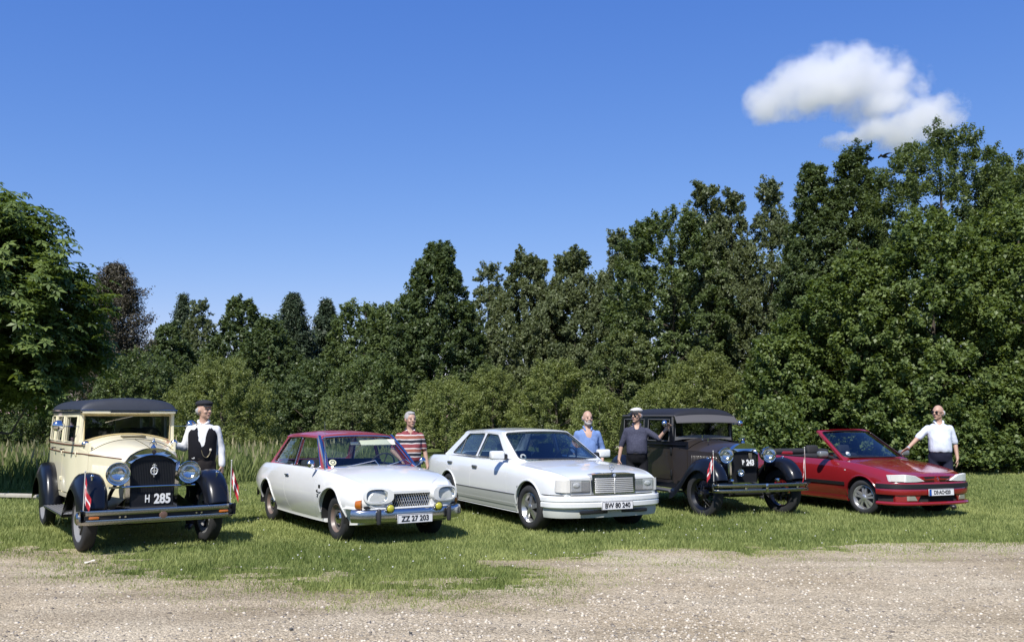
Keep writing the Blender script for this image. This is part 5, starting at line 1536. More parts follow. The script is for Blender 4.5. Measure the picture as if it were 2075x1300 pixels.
    wo = G().add([ff(a, b) + Vector((-.03, 0, 0)) for a, b in ((-.57, 1.26), (.57, 1.26), (.57, 1.66), (-.57, 1.66))], [(0, 1, 2, 3)]).obj('windscreen', GLASS_V, root, smooth=None)
    G().tube([ff(a, b) + Vector((.004, 0, 0)) for a, b in hole], .009, 5, closed=True).obj('windscreen_bead', mat('cream_bead', (.45, .36, .18), .4), wo)
    G().tube([(-1.345, .05, 1.635), (-1.335, -.18, 1.58), (-1.335, -.30, 1.545)], .006, 5).obj('wiper', NICKEL, root)
    # roof: padded cloth top with a rolled front edge
    rows = []
    for i in range(27):
        u = (i / 26) ** 1.7; x = -1.285 + (xr + .03 + 1.285) * u; row = []
        ed = min(1, u / .045, (1 - u) / .20); ed = max(0, 1 - (1 - ed) ** 2.6) ** .5
        for k in range(25):
            a = math.sin((-1 + k / 12) * math.pi / 2); hw = yb(min(x, -1.35)) - .004 + (.012 if x > -1.4 else 0)
            row.append((x + (.03 * (1 - a * a) if u == 0 else 0), a * hw, 1.70 + ed * (.125 * (1 - abs(a) ** 8) ** .5 + .065 * (1 - a * a)) - (.006 if abs(a) == 1 else 0)))
        rows.append(row)
    ro = slab(rows, (0, 0, -.02)).obj('roof', ROOF, root, smooth=60)
    pts = [(x, yb(min(x, -1.35)) + .004, 1.712) for x in np.linspace(-1.27, xr + .06, 20)]
    G().tube([(x, y, z) for x, y, z in pts], .011, 6).tube([(x, -y, z) for x, y, z in pts], .011, 6).tube([(-1.262, y, 1.712) for y in np.linspace(-.62, .62, 9)], .011, 6).obj('drip_rail', CHROME, ro)
    G().box((-1.31, 0, 1.69), (.10, 1.20, .045), .015).obj('header_rail', K, root)
    # radiator
    ro_ = radiator_outline(.300, .318, .455, 1.055, 1.235); ri = radiator_outline(.252, .270, .505, 1.035, 1.150)
    g = G().panel(ro_, [ri], lambda a, b: Vector((.145 - .03 * (abs(a) / .32) ** 2, a, b)), Vector((-1, 0, 0)), .12)
    rad = g.obj('radiator_shell', CHROME, root, smooth=28)
    core = mat('radiator_core', (.006, .007, .010), .6)
    co = G().panel(ri, [], lambda a, b: Vector((.095, a, b)), Vector((-1, 0, 0)), .03).obj('radiator_core', core, rad)
    fins = G()
    for k in range(27): fins.box((.099, -.25 + k * .0192, .80), (.008, .004, .56))
    tag(fins.obj('core_fins', core, rad), kind='stuff')
    bg = G().tube([(.125, .038 * math.cos(a), .945 + .046 * math.sin(a)) for a in np.linspace(0, 6.283, 25)[:-1]], .0085, 6, closed=True)
    bg.tube([(.125, 0, .908), (.125, 0, .982)], .007, 5).tube([(.125, -.028, .945), (.125, .028, .945)], .007, 5)
    bg.tube([(.125, 0, .99), (.125, 0, 1.035)], .007, 5).tube([(.125, -.026, 1.012), (.125, .026, 1.012)], .006, 5).tube([(.125, -.014, 1.03), (.125, .014, 1.03)], .005, 5)
    bg.tube([(.125, 0, .90), (.125, 0, .868)], [.008, .004], 5).obj('club_badge', mat('badge_enamel', (.70, .70, .68), .3, .5), rad).location = (0, .012, 0)
    lettering('plate_text', 'H', .135, WHITEP, rad, (.118, -.052, .598), bold=.003, sx=.62)
    lettering('plate_text', '285', .165, WHITEP, rad, (.118, .125, .592), bold=.006, sx=.80)
    G().box((.105, 0, .585), (.006, .50, .16)).obj('plate_field', PLATEB, rad)
    G().tube([(.15, y, .755 + .004 * (1 - (y / .5) ** 2)) for y in np.linspace(-.50, .50, 9)], .012, 8).obj('tie_bar', CHROME, root)
    mascot(root, .085, 1.228, CHROME, 'figure')
    G().lathe([(0, .012), (.022, .010), (.026, 0)], (.143, 0, 1.185), 'x', 16).obj('radiator_emblem', mat('emblem_dark', (.05, .04, .04), .3, .5), rad)
    for s in (1, -1):
        bullet_lamp(root, (.20, s * .412, .925), .133, CHROME, CHROME)
        G().tube([(.06, s * .412, .78), (.05, s * .45, .70), (-.02, s * .47, .60)], .022, 8).obj('lamp_bracket', BLACKP, root)
    # mudguards, running boards, apron
    for s in (1, -1):
        fp = [(.50, .40), (.47, .58), (.36, .76), (.18, .865), (-.02, .885), (-.24, .80), (-.46, .60), (-.66, .42), (-.82, .355)]
        fender(root, fp, .715, .37, BLACKP, .055, .13, s, lambda u: .84 + .16 * math.sin(min(1, u * 1.6) * 1.57))
        rp = [(-2.30, .36), (-2.36, .56), (-2.50, .77), (-2.74, .885), (-2.98, .88), (-3.20, .75), (-3.34, .56), (-3.40, .42)]
        fender(root, rp, .740, .30, BLACKP, .05, .16, s)
        rb = G().box((-1.56, s * .705, .345), (1.56, .29, .035), .012).obj('running_board', mat('board_rubber', (.09, .09, .092), .6), root)
        for k in range(6): G().box((-1.56, s * (.60 + k * .042), .364), (1.50, .012, .006)).obj('board_rib', mat('board_rib', (.16, .16, .16), .5), rb, smooth=None)
        G().tube([(-.82, s * .852, .352), (-2.30, s * .852, .352)], .010, 6).obj('board_edge', NICKEL, rb)
        G().add([(-.9, s * .56, .37), (-2.35, s * .56, .37), (-2.35, s * .62, .56), (-.9, s * .58, .56)], [(0, 1, 2, 3)]).obj('side_apron', BLACKP, root)
        G().add([(.20, s * .33, .62), (-.95, s * .52, .62), (-.95, s * .56, .40), (.36, s * .54, .44)], [(0, 1, 2, 3)]).obj('wing_apron', BLACKP, root)
        # flag and lamp holders on the wings
        fl = G().tube([(.30, s * .72, .86), (.31, s * .72, .90)], .012).ell((.31, s * .72, .915), .022).obj('wing_lamp', CHROME, root)
        door_mirror(root, .60, .80, -1.40, 1.50, .075, s)
    G().box((-1.5, 0, .42), (3.5, .62, .14), .02).obj('chassis', DARK, root)
    G().box((-2.2, 0, .52), (2.3, 1.18, .06), .02).obj('floor_pan', DARK, root)
    G().tube([(0, -.66, .385), (0, -.3, .31), (0, .3, .31), (0, .66, .385)], .035, 8).obj('front_axle', DARK, root)
    G().tube([(-2.85, -.66, .385), (-2.85, .66, .385)], .05, 8).obj('rear_axle', DARK, root)
    G().box((.10, 0, .45), (.10, .62, .05), .015).obj('front_apron', BLACKP, root)
    # bumper of two flat bars
    for z in (.395, .500):
        bp = mirrored([(.50, .86), (.575, .78), (.605, .5), (.615, 0)], 4)
        sweep(bp, [(0, z + .033), (-.012, z + .027), (-.016, z), (-.012, z - .027), (0, z - .033), (.006, z)], 'bumper_bar', NICKEL, root, 50)
    for s in (1, -1):
        G().tube([(.60, s * .36, .447), (.30, s * .36, .46), (0, s * .33, .46)], .022, 6).obj('bumper_arm', BLACK, root)
        G().box((.60, s * .73, .447), (.045, .11, .032), .012).obj('indicator', AMBER, root)
        G().tube([(.598, s * .40, .447), (.622, s * .40, .447)], .011, 8).tube([(.598, s * .46, .447), (.622, s * .46, .447)], .011, 8).obj('bumper_bolt', CHROME, root)
    G().box((.585, 0, .447), (.02, 1.66, .045)).obj('bumper_backing', BLACK, root)
    G().lathe([(0, .018), (.04, .014), (.048, 0), (.046, -.02)], (.618, .02, .447), 'x', 24).obj('bumper_medallion', mat('medallion_brown', (.20, .12, .09), .4, .4), root)
    for x in (0, -2.85):
        for s in (1, -1): wheel(root, x, s * .72, .385, .145, 'wood', 2 if x == 0 else 0)
    for s in (1, -1): seat(root, -1.95, s * .30, .52, CW, .72, 1.42, head=False)
    seat(root, -3.0, 0, 1.1, CW, .72, 1.28, head=False, name='rear_seat')
    steering(root, -1.62, .30, 1.30, r=.20)
    G().box((-1.42, 0, 1.18), (.06, 1.12, .16), .02).obj('dashboard', mat('dash_dark', (.015, .016, .02), .6), root)
    return root
CREAM = cream_car()

# ------------------------------------------------------------------ black and brown vintage car
def brown_car():
    root = place('vintage_brown_car', 'black roofed vintage car with dull brown body and visor over the windscreen', 3.80, 14.83, 20.5, 1.045, flat=.965)
    K = paint('taupe_enamel', (.029, .0235, .0205), .38, .55, .06); ROOF = mat('roof_black_cloth', (.007, .008, .013), .72, var=.3, vscale=6, bump=.2, bscale=120)
    GREY = mat('visor_grey', (.085, .08, .076), .5)
    xr = -3.17
    yb = lambda x: float(pchip([xr - .02, -3.02, -2.72, -1.9, -1.12, -.84], [.52, .585, .635, .648, .588, .50], x))
    def f(x, z, side=1):
        y = yb(x) - .03 * max(0, (z - 1.15) / .5) - .03 * max(0, (.65 - z) / .2) ** 2
        xx = x + (0 if x > -2.87 else .14 * max(0, (z - 1.05) / .6) ** 2.2 * (-(x + 2.87) / .3))
        return Vector((xx, side * y, z))
    wins = [(-1.23, -1.87), (-2.02, -2.80)]; wz = (1.165, 1.535); d1 = (-1.16, -1.94)
    xs = sorted({-.84, -.98, -1.12, xr, -3.08, *[e for w in wins for e in w], *[v + q for v in d1 for q in (-.005, .005)], *np.linspace(-1.3, -3.02, 18).round(3)})
    xs = [x for i, x in enumerate(xs) if i == 0 or x - xs[i - 1] > .003]
    zs = [.45, .50, .51, .65, .80, .95, 1.03, 1.04, 1.10, 1.165, 1.3, 1.42, 1.535, 1.575, 1.62]
    def test(x, z):
        if x > -1.12 and z > 1.165: return None
        if any(b < x < a and wz[0] < z < wz[1] for a, b in wins): return None
        if (x + 2.63) ** 2 + (z - .365) ** 2 < .42 ** 2: return None
        a, b = d1
        if b - .005 < x < a + .005 and .50 < z < 1.575:
            if b + .005 < x < a - .005 and .505 < z < 1.57: return 'door_upper' if z > 1.035 else 'door'
            return None if z < 1.165 else 'door_upper'
        return 'side_panel_upper' if z > 1.035 else 'side_panel'
    for s in (1, -1):
        parts = wall_cells(xs, zs, lambda x, z: f(x, z, s), test); dobj = None
        for nm in ('side_panel', 'side_panel_upper', 'door', 'door_upper'):
            if nm not in parts: continue
            par = dobj if nm == 'door_upper' else root
            o = thick(parts[nm], (0, -s * .03, 0)).obj({'side_panel_upper': 'upper_panel', 'door_upper': 'window_surround'}.get(nm, nm), BLACKP if 'upper' in nm else K, par, smooth=35)
            if nm == 'door':
                dobj = o
                G().tube([f(-1.85, 1.06, s), f(-1.85, 1.06, s) + Vector((0, s * .05, 0)), f(-1.75, 1.055, s) + Vector((0, s * .055, 0))], .010, 6).obj('door_handle', CHROME, o)
                for hz in (.62, 1.0): G().box(f(-1.165, hz, s) + Vector((0, s * .012, 0)), (.045, .022, .11), .008, 2).obj('hinge', BLACK, o)
        for a, b in wins:
            fs = [f(x, z, s) - Vector((0, s * .018, 0)) for z in (wz[0] - .01, wz[1] + .01) for x in (a + .01, b - .01)]
            o = G().add(fs, [(0, 1, 3, 2)]).obj('side_window', GLASS_V, root, smooth=None)
            G().tube([f(x, z, s) + Vector((0, s * .002, 0)) for x, z in dense([(a, wz[0]), (a, wz[1]), (b, wz[1]), (b, wz[0])], .1)], .009, 5, closed=True).obj('window_bead', mat('bead_grey', (.10, .10, .10), .4), o)
        G().tube([f(x, 1.105, s) + Vector((0, s * .006, 0)) for x in np.linspace(xr, -.85, 24)], .014, 6).obj('belt_moulding', BLACKP, root)
        G().tube([f(x, 1.60, s) + Vector((0, s * .008, 0)) for x in np.linspace(-2.97, -1.08, 16)], .013, 6).obj('drip_rail', GREY, root)
    back = lambda y, z: Vector((xr - .02 + .17 * max(0, (z - 1.05) / .6) ** 2.2 - .05 * (1 - (y / .54) ** 2), y, z))
    G().panel(dense([(-.53, .45), (.53, .45), (.52, 1.6), (-.52, 1.6)], .15), [dense(rounded([(-.36, 1.22), (.36, 1.22), (.36, 1.50), (-.36, 1.50)], .06), .1)], back, Vector((1, 0, 0)), .03).obj('rear_panel', BLACKP, root)
    G().add([back(y, z) + Vector((.01, 0, 0)) for y, z in ((-.38, 1.2), (.38, 1.2), (.38, 1.52), (-.38, 1.52))], [(0, 1, 2, 3)]).obj('rear_window', GLASS_V, root, smooth=None)
    def arc(x, hw, zb, zside, ztop, n=9):
        pts = [(x, hw, zb), (x, hw, (zb + zside) / 2), (x, hw, zside)]
        for k in range(1, n):
            a = 1 - k / n; pts.append((x, hw * a, zside + (ztop - zside) * (1 - a ** 2.2)))
        pts.append((x, 0, ztop))
        return pts + [(x, -y, z) for _, y, z in reversed(pts[:-1])]
    loft([arc(-1.12, .588, .45, 1.06, 1.225), arc(-.98, .55, .45, 1.05, 1.215), arc(-.84, .50, .45, 1.03, 1.20)], 'cowl', K, root)
    bo = loft([arc(-.83, .492, .55, 1.025, 1.193), arc(-.56, .41, .55, 1.01, 1.18), arc(-.3, .335, .55, 1.0, 1.165), arc(-.02, .265, .55, .985, 1.145)], 'bonnet', K, root)
    lv = G()
    for s in (1, -1):
        for k in range(20):
            x = -.74 + k * .030; hy = float(np.interp(x, [-.83, -.02], [.492, .265])); lv.box((x, s * (hy + .003), .80), (.010, .014, .28), .004, 1)
    tag(lv.obj('bonnet_louvre', K, bo), kind='stuff')
    for x, z in ((-1.0, 1.225), (-.52, 1.18)): G().tube([(x, -.10 if x < -.9 else -.30, z - .01), (x, -.10 if x < -.9 else -.30, z + .05)], .011, 6).obj('cowl_knob', CHROME, root)
    # windscreen, frame and visor
    ff = lambda a, b: Vector((-1.122 - .03 * (b - 1.2), a, b))
    outer = [(-.585, 1.17), (-.575, 1.60), (.575, 1.60), (.585, 1.17)] + [(a, 1.225 - .05 * (a / .55) ** 2) for a in (.4, 0, -.4)]
    hole = [(-.535, 1.235), (-.53, 1.565), (.53, 1.565), (.535, 1.235), (.3, 1.262), (0, 1.272), (-.3, 1.262)]
    G().panel(outer, [hole], ff, Vector((-1, 0, 0)), .045).obj('windscreen_frame', mat('frame_grey', (.16, .155, .15), .4, .3), root, smooth=20)
    G().add([ff(a, b) + Vector((-.025, 0, 0)) for a, b in ((-.55, 1.2), (.55, 1.2), (.55, 1.58), (-.55, 1.58))], [(0, 1, 2, 3)]).obj('windscreen', GLASS_V, root, smooth=None)
    rows = [[(-1.09 + .12 * t + .015 * (1 - a * a), a * (.585 + .02 * t), 1.625 - .125 * t - .012 * a * a) for a in np.linspace(-1, 1, 13)] for t in np.linspace(0, 1, 5)]
    slab(rows, (0, 0, -.014)).obj('sun_visor', GREY, root, smooth=50)
    for s in (1, -1): G().add([(-1.09, s * .585, 1.625), (-.97, s * .605, 1.488), (-1.09, s * .585, 1.50)], [(0, 1, 2)]).obj('visor_cheek', BLACKP, root)
    rows = []
    for i in range(27):
        u = (i / 26) ** 1.6; x = -1.07 + (xr + .17 + 1.07) * u; row = []
        ed = min(1, u / .09, (1 - u) / .30); ed = math.sqrt(max(0, 1 - (1 - ed) ** 2.2))
        for k in range(25):
            a = math.sin((-1 + k / 12) * math.pi / 2); hw = (yb(x - .17 * u) if x < -1.12 else .588) - .022
            row.append((x, a * hw, 1.605 + ed * (.075 * (1 - abs(a) ** 8) ** .5 + .06 * (1 - a * a)) - (.05 * max(0, (u - .8) / .2) ** 2)))
        rows.append(row)
    slab(rows, (0, 0, -.02)).obj('roof', ROOF, root, smooth=60)
    # radiator
    ro_ = radiator_outline(.262, .268, .50, .985, 1.165, pw=.8); ri = radiator_outline(.234, .238, .53, .985, 1.04, pw=.8)
    rad = G().panel(ro_, [ri], lambda a, b: Vector((.055 - .03 * (abs(a) / .27) ** 2, a, b)), Vector((-1, 0, 0)), .10).obj('radiator_shell', CHROME, root, smooth=28)
    core = mat('radiator_core', (.006, .007, .010), .6)
    G().panel(ri, [], lambda a, b: Vector((.010, a, b)), Vector((-1, 0, 0)), .03).obj('radiator_core', core, rad)
    fins = G()
    for k in range(25): fins.box((.014, -.225 + k * .01875, .77), (.008, .004, .46))
    tag(fins.obj('core_fins', core, rad), kind='stuff')
    mascot(root, .01, 1.155, CHROME, 'bird')
    pl = G().box((.075, .05, .845), (.012, .27, .13), .004, 1).obj('licence_plate', PLATEB, root)
    lettering('plate_text', 'P', .10, WHITEP, pl, (.083, -.055, .850), bold=.004, sx=.72)
    lettering('plate_text', '243', .125, WHITEP, pl, (.083, .075, .845), bold=.006, sx=.76)
    G().box((.040, .11, .955), (.01, .06, .09), .004, 1).obj('grille_badge', mat('badge_brass', (.13, .12, .09), .5, .3), root)
    fo = bullet_lamp(root, (.13, -.135, .70), .058, CHROME, CHROME, name='fog_lamp')
    for s in (1, -1):
        bullet_lamp(root, (.13, s * .395, .975), .122, CHROME, CHROME)
        G().tube([(.02, s * .395, .86), (0, s * .41, .78), (-.05, s * .46, .70)], .018, 8).obj('lamp_bracket', BLACKP, root)
        fp = [(.44, .50), (.40, .66), (.27, .80), (.10, .865), (-.10, .85), (-.30, .74), (-.52, .54), (-.72, .39), (-.86, .345)]
        fender(root, fp, .690, .34, BLACKP, .06, .12, s, lambda u: .86 + .14 * math.sin(min(1, u * 1.6) * 1.57))
        rp = [(-2.12, .35), (-2.18, .52), (-2.30, .70), (-2.52, .815), (-2.78, .81), (-2.98, .68), (-3.10, .50), (-3.14, .40)]
        fender(root, rp, .735, .27, BLACKP, .05, .12, s)
        rb = G().box((-1.49, s * .70, .335), (1.30, .28, .03), .012).obj('running_board', mat('board_rubber', (.09, .09, .092), .6), root)
        G().tube([(-.86, s * .845, .343), (-2.12, s * .845, .343)], .012, 6).obj('board_edge', NICKEL, rb)
        G().add([(-.88, s * .57, .36), (-2.2, s * .57, .36), (-2.2, s * .61, .50), (-.88, s * .56, .50)], [(0, 1, 2, 3)]).obj('side_apron', BLACKP, root)
        G().add([(.02, s * .28, .58), (-.92, s * .49, .58), (-.90, s * .54, .38), (.30, s * .52, .48)], [(0, 1, 2, 3)]).obj('wing_apron', BLACKP, root)
        door_mirror(root,   .57, .70, -1.11, 1.47, .055, s)
        G().tube([(.52, s * .30, .49), (.25, s * .30, .47), (-.1, s * .32, .47)], .02, 6).obj('bumper_arm', BLACK, root)
        G().lathe([(0, .03), (.028, .02), (.034, 0), (.03, -.03)], (.30, s * .42, .58), 'x', 16).obj('horn', CHROME, root)
        G().ell((-3.20, s * .50, .75), .05, .05, .05).obj('tail_lamp', mat('red_lens', (.4, .01, .01), .2, coat=.6), root)
        G().ell((.07, s * .69, .925), .03, .02, .02).obj('wing_lamp', CHROME, root)
    bump = mat('bumper_nickel', (.40, .38, .30), .25, 1.0)
    for z in (.447, .527):
        bp = mirrored([(.44, .84), (.53, .79), (.575, .5), (.590, 0)], 4)
        sweep(bp, [(0, z + .026), (-.010, z + .02), (-.013, z), (-.010, z - .02), (0, z - .026), (.006, z)], 'bumper_bar', bump, root, 50)
    for y in (-.36, 0, .60): G().box((.598 - .06 * (y / .6) ** 2, y, .487), (.028, .045, .14), .01, 2).obj('bumper_clamp', CHROME, root)
    for s in (1, -1): G().box((.435, s * .842, .487), (.03, .025, .135), .008).obj('bumper_end', bump, root)
    G().box((-1.4, 0, .40), (3.0, .56, .12), .02).obj('chassis', DARK, root)
    G().box((-2.0, 0, .47), (2.0, 1.10, .05), .02).obj('floor_pan', DARK, root)
    G().tube([(0, -.66, .365), (0, -.25, .33), (0, .25, .33), (0, .66, .365)], .03, 8).obj('front_axle', DARK, root)
    G().tube([(-2.63, -.66, .365), (-2.63, .66, .365)], .05, 8).obj('rear_axle', DARK, root)
    for x in (0, -2.63):
        for s in (1, -1): wheel(root, x, s * .71, .365, .125, 'wire', 9 if x == 0 else 0)
    sp = wheel(root, -3.40, .001, .35, .125, 'wire', -90, z=.86)
    m = mat('seat_dark', (.02, .018, .018), .85)
    for s in (1, -1): seat(root, -1.68, s * .28, .48, m, .62, 1.18, head=False)
    seat(root, -2.72, 0, 1.0, m, .62, 1.18, head=False, name='rear_seat')
    steering(root, -1.38, .28, 1.20, r=.20)
    G().box((-1.19, 0, 1.08), (.06, 1.06, .16), .02).obj('dashboard', mat('dash_dark', (.015, .016, .02), .6), root)
    return root
BROWN = brown_car()
# ------------------------------------------------------------------ people
SKIN = mat('skin', (.44, .275, .20), .55, var=.12, vscale=18)
EYE_M = mat('eye_dark', (.03, .022, .02), .3); LIP = mat('lip', (.30, .12, .10), .5)
LENS = mat('sunglass_dark', (.012, .010, .010), .12)

def capsule(g, p0, p1, r0, r1, n=14, fl=(1, 1, 1)):
    p0, p1 = Vector(p0), Vector(p1); d = p1 - p0; L = d.length; q = d.to_track_quat('Z', 'Y').to_matrix()
    prof = [(r0 * math.sin(a), -r0 * math.cos(a)) for a in np.linspace(.05, math.pi / 2, 5)] + [(r1 * math.cos(a), L + r1 * math.sin(a)) for a in np.linspace(0, math.pi / 2 - .05, 5)]
    h = G().lathe(prof, n=n); k = len(h.v) // len(prof)
    h.f.append(tuple(reversed(range(k)))); h.f.append(tuple(range(len(h.v) - k, len(h.v))))
    h.v = [tuple(p0 + q @ Vector((x, y, z))) for x, y, z in h.v]
    return g.merge(h)

def rings(g, secs, n=24):
    """closed trunk from (z, half width, half depth, forward shift) sections"""
    cs = crspline([(a, b, c) for a, b, c, _ in secs], 4); ds = crspline([(d, 0, 0) for *_, d in secs], 4)
    rows = [[(p.y * math.copysign(abs(math.cos(t)) ** .85, math.cos(t)), -e.x + p.z * math.copysign(abs(math.sin(t)) ** .85, math.sin(t)), p.x) for t in np.linspace(0, 2 * math.pi, n + 1)[:-1]] for p, e in zip(cs, ds)]
    h = G().grid(rows, close_u=True); h.f.append(tuple(reversed(range(n)))); h.f.append(tuple(range(len(h.v) - n, len(h.v))))
    return g.merge(h)

CLOUDS = bpy.data.textures.new('cloth_folds', 'CLOUDS'); CLOUDS.noise_scale = .09
def fuse(g, name, m, parent, voxel, smooth=3, folds=0.0, cut=None, thick_=0.0):
    """one continuous surface from overlapping closed shapes"""
    me = g.mesh('tmp', smooth=None)
    o = bpy.data.objects.new('tmp', me); COL.objects.link(o)
    a = o.modifiers.new('r', 'REMESH'); a.mode = 'VOXEL'; a.voxel_size = voxel
    if smooth: b = o.modifiers.new('s', 'SMOOTH'); b.iterations = smooth; b.factor = .5
    dc = o.modifiers.new('dc', 'DECIMATE'); dc.ratio = .42
    if folds: d = o.modifiers.new('d', 'DISPLACE'); d.texture = CLOUDS; d.strength = folds; d.mid_level = .5
    dg = bpy.context.evaluated_depsgraph_get(); dg.update()
    out = bpy.data.meshes.new_from_object(o.evaluated_get(dg)); out.name = name
    bpy.data.objects.remove(o)
    if cut:
        bm = bmesh.new(); bm.from_mesh(out)
        bmesh.ops.delete(bm, geom=[f for f in bm.faces if cut(f.calc_center_median())], context='FACES')
        for _ in range(14):
            bmesh.ops.smooth_vert(bm, verts=[v for v in bm.verts if v.is_boundary], factor=.5, use_axis_x=True, use_axis_y=True, use_axis_z=True)
        if thick_:
            r = bmesh.ops.solidify(bm, geom=bm.faces[:], thickness=thick_)
        bm.to_mesh(out); bm.free()
    out.polygons.foreach_set('use_smooth', [True] * len(out.polygons))
    out.materials.clear(); out.materials.append(m)
    return link(name, out, parent)

def hand(g, W, d, s, n, curl=.5, spread=.0):
    """palm, four jointed fingers of unequal length and a thumb; d to the fingertips, s to the thumb side, n out of the palm"""
    W, d, s, n = Vector(W), Vector(d).normalized(), Vector(s).normalized(), Vector(n).normalized()
    for k in (-.6, 0, .6): capsule(g, W + s * .030 * k, W + d * .085 + s * .034 * k, .019, .014, 8)
    for k, L in enumerate((.070, .080, .076, .058)):
        q = s * (.033 - .022 * k); b = W + d * .088 + q
        dd = (d + s * (.14 - .1 * k) * (1 + spread)).normalized()
        d1 = (dd + n * curl * .6).normalized(); d2 = (dd + n * curl * 1.6).normalized()
        m = b + d1 * L * .5
        capsule(g, b, m, .0095, .0088, 8); capsule(g, m, m + d2 * L * .5, .0088, .0075, 8)
    b = W + d * .022 + s * .030; m = b + (d * .62 + s * .78 + n * .2).normalized() * .042
    capsule(g, b, m, .014, .0105, 8); capsule(g, m, m + (d * .9 + s * .35 + n * .35).normalized() * .035, .0105, .0085, 8)

def person(label, x, y, H, yaw, head_yaw, arms, shirt, trousers, belly=.0, sleeve=.5, vneck=None, sleeve_m=None, group=None, tuck=.97, lean=0.0, rolled=False):
    """arms: dict R / L -> (shoulder, elbow, wrist, hand direction, thumb side, palm normal, curl); body frame faces -y, x to its left hand"""
    root = thing('person', label, 'man', (x, y, 0), R(yaw), group, H / 1.76)
    tor = [(.84, .150, .105, 0), (.93, .172, .118 + belly * .4, belly * .3), (1.04, .160 + belly * .2, .112 + belly, belly * .8), (1.18, .165, .118 + belly * .7, belly * .6),
           (1.30, .178, .122, .005), (1.385, .172, .106, 0), (1.445, .112, .080, -.005), (1.49, .070, .062, -.005)]
    hips = {'R': (-.095, 0, .90), 'L': (.095, 0, .90)}; feet = {'R': (-.13, .02, .08), 'L': (.14, -.01, .08)}; knees = {'R': (-.115, -.02, .49), 'L': (.12, -.03, .49)}
    HM = Matrix.Translation((0, -.012, 1.53)) @ Matrix.Rotation(R(head_yaw), 4, 'Z') @ Matrix.Scale(1.09, 4) @ Matrix.Translation((0, 0, -1.53))
    b = G(); rings(b, tor)
    for k in 'RL':
        capsule(b, hips[k], knees[k], .088, .058); capsule(b, knees[k], feet[k], .056, .040)
        fx, fy, fz = feet[k]; capsule(b, (fx, fy + .03, .045), (fx, fy - .14, .035), .040, .034)
        sh, el, wr, hd, ts, pn, cu = arms[k]
        capsule(b, sh, el, .052, .041); capsule(b, el, wr, .041, .028)
        hand(b, wr, hd, ts, pn, cu)
    capsule(b, (0, .005, 1.44), (0, -.008, 1.58), .060, .056)
    h = G()
    h.ell((0, .002, 1.662), .076, .097, .104, 20, 14); h.ell((0, -.028, 1.592), .060, .064, .060); h.ell((0, -.074, 1.552), .026, .020, .018)
    h.ell((0, -.070, 1.683), .056, .026, .016); capsule(h, (0, -.094, 1.664), (0, -.111, 1.628), .0095, .0145, 8)
    for s in (1, -1):
        h.ell((s * .079, .008, 1.640), .011, .021, .031); h.ell((s * .040, -.066, 1.620), .024, .022, .022); h.ell((s * .013, -.102, 1.624), .009, .010, .008)
    h.ell((0, -.086, 1.592), .028, .012, .012)
    b.merge(h.xf(HM))
    body = fuse(b, 'body', SKIN, root, .0095, 2)
    for s in (1, -1): G().ell((s * .032, -.090, 1.654), .013, .006, .0075, M=None).xf(HM).obj('eye', EYE_M, body, smooth=60)
    G().ell((0, -.0985, 1.590), .025, .005, .006).xf(HM).obj('mouth', LIP, body, smooth=60)
    # trousers
    t = G(); rings(t, [(tuck - .17, .165, .120, 0), (tuck - .06, .184, .135 + belly * .5, belly * .35), (tuck + .02, .176 + belly * .15, .126 + belly * .8, belly * .6), (tuck + .045, .172 + belly * .15, .124 + belly * .8, belly * .6)])
    for k in 'RL':
        capsule(t, hips[k], knees[k], .102, .080); fx, fy, fz = feet[k]; capsule(t, knees[k], (fx, fy, .10), .080, .068)
    fuse(t, 'trousers', trousers, root, .014, 3, .014)
    for k in 'RL':
        fx, fy, _ = feet[k]
        G().box((fx, fy - .06, .045), (.10, .28, .085), .035, 3).obj('shoe', mat('shoe_black', (.015, .014, .013), .4), root, smooth=60)
    # shirt with sleeves
    c = G(); rings(c, [(tuck - .0, .182 + belly * .2, .130 + belly * .8, belly * .6)] + [(z, w + .020, d + .020, f) for z, w, d, f in tor[2:-1]] + [(1.468, .080, .076, -.005)])
    for k in 'RL':
        sh, el, wr = (Vector(q) for q in arms[k][:3])
        if sleeve <= 1: capsule(c, sh, sh + (el - sh) * sleeve, .060, .062)
        else:
            capsule(c, sh, el, .060, .054); capsule(c, el, el + (wr - el) * (sleeve - 1), .056, .045)
    cut = None
    if vneck: z0, sl = vneck; cut = lambda p: p.y < -.02 and p.z > z0 and abs(p.x) < (p.z - z0) * sl
    so = fuse(c, 'shirt', shirt, root, .0125, 3, .020, cut)
    cl = G()
    for s in (1, -1):
        cl.tube([(s * .020 if vneck is None else s * .05, -.082, 1.455 if vneck is None else 1.44), (s * .062, -.060, 1.482), (s * .074, .0, 1.505), (s * .045, .058, 1.515), (0, .068, 1.515)], [.012, .017, .018, .018, .018], 8)
    cl.obj('collar', shirt, so, smooth=60)
    G().tube([((.172 + belly * .2) * math.cos(a), -belly * .6 + (.126 + belly * .8) * math.sin(a), tuck + .025) for a in np.linspace(0, 6.283, 33)[:-1]], 1, closed=True, flat=((0, 0, 1), .010, .018)).obj('belt', mat('belt_dark', (.02, .016, .014), .5), root)
    return root, body, so, HM

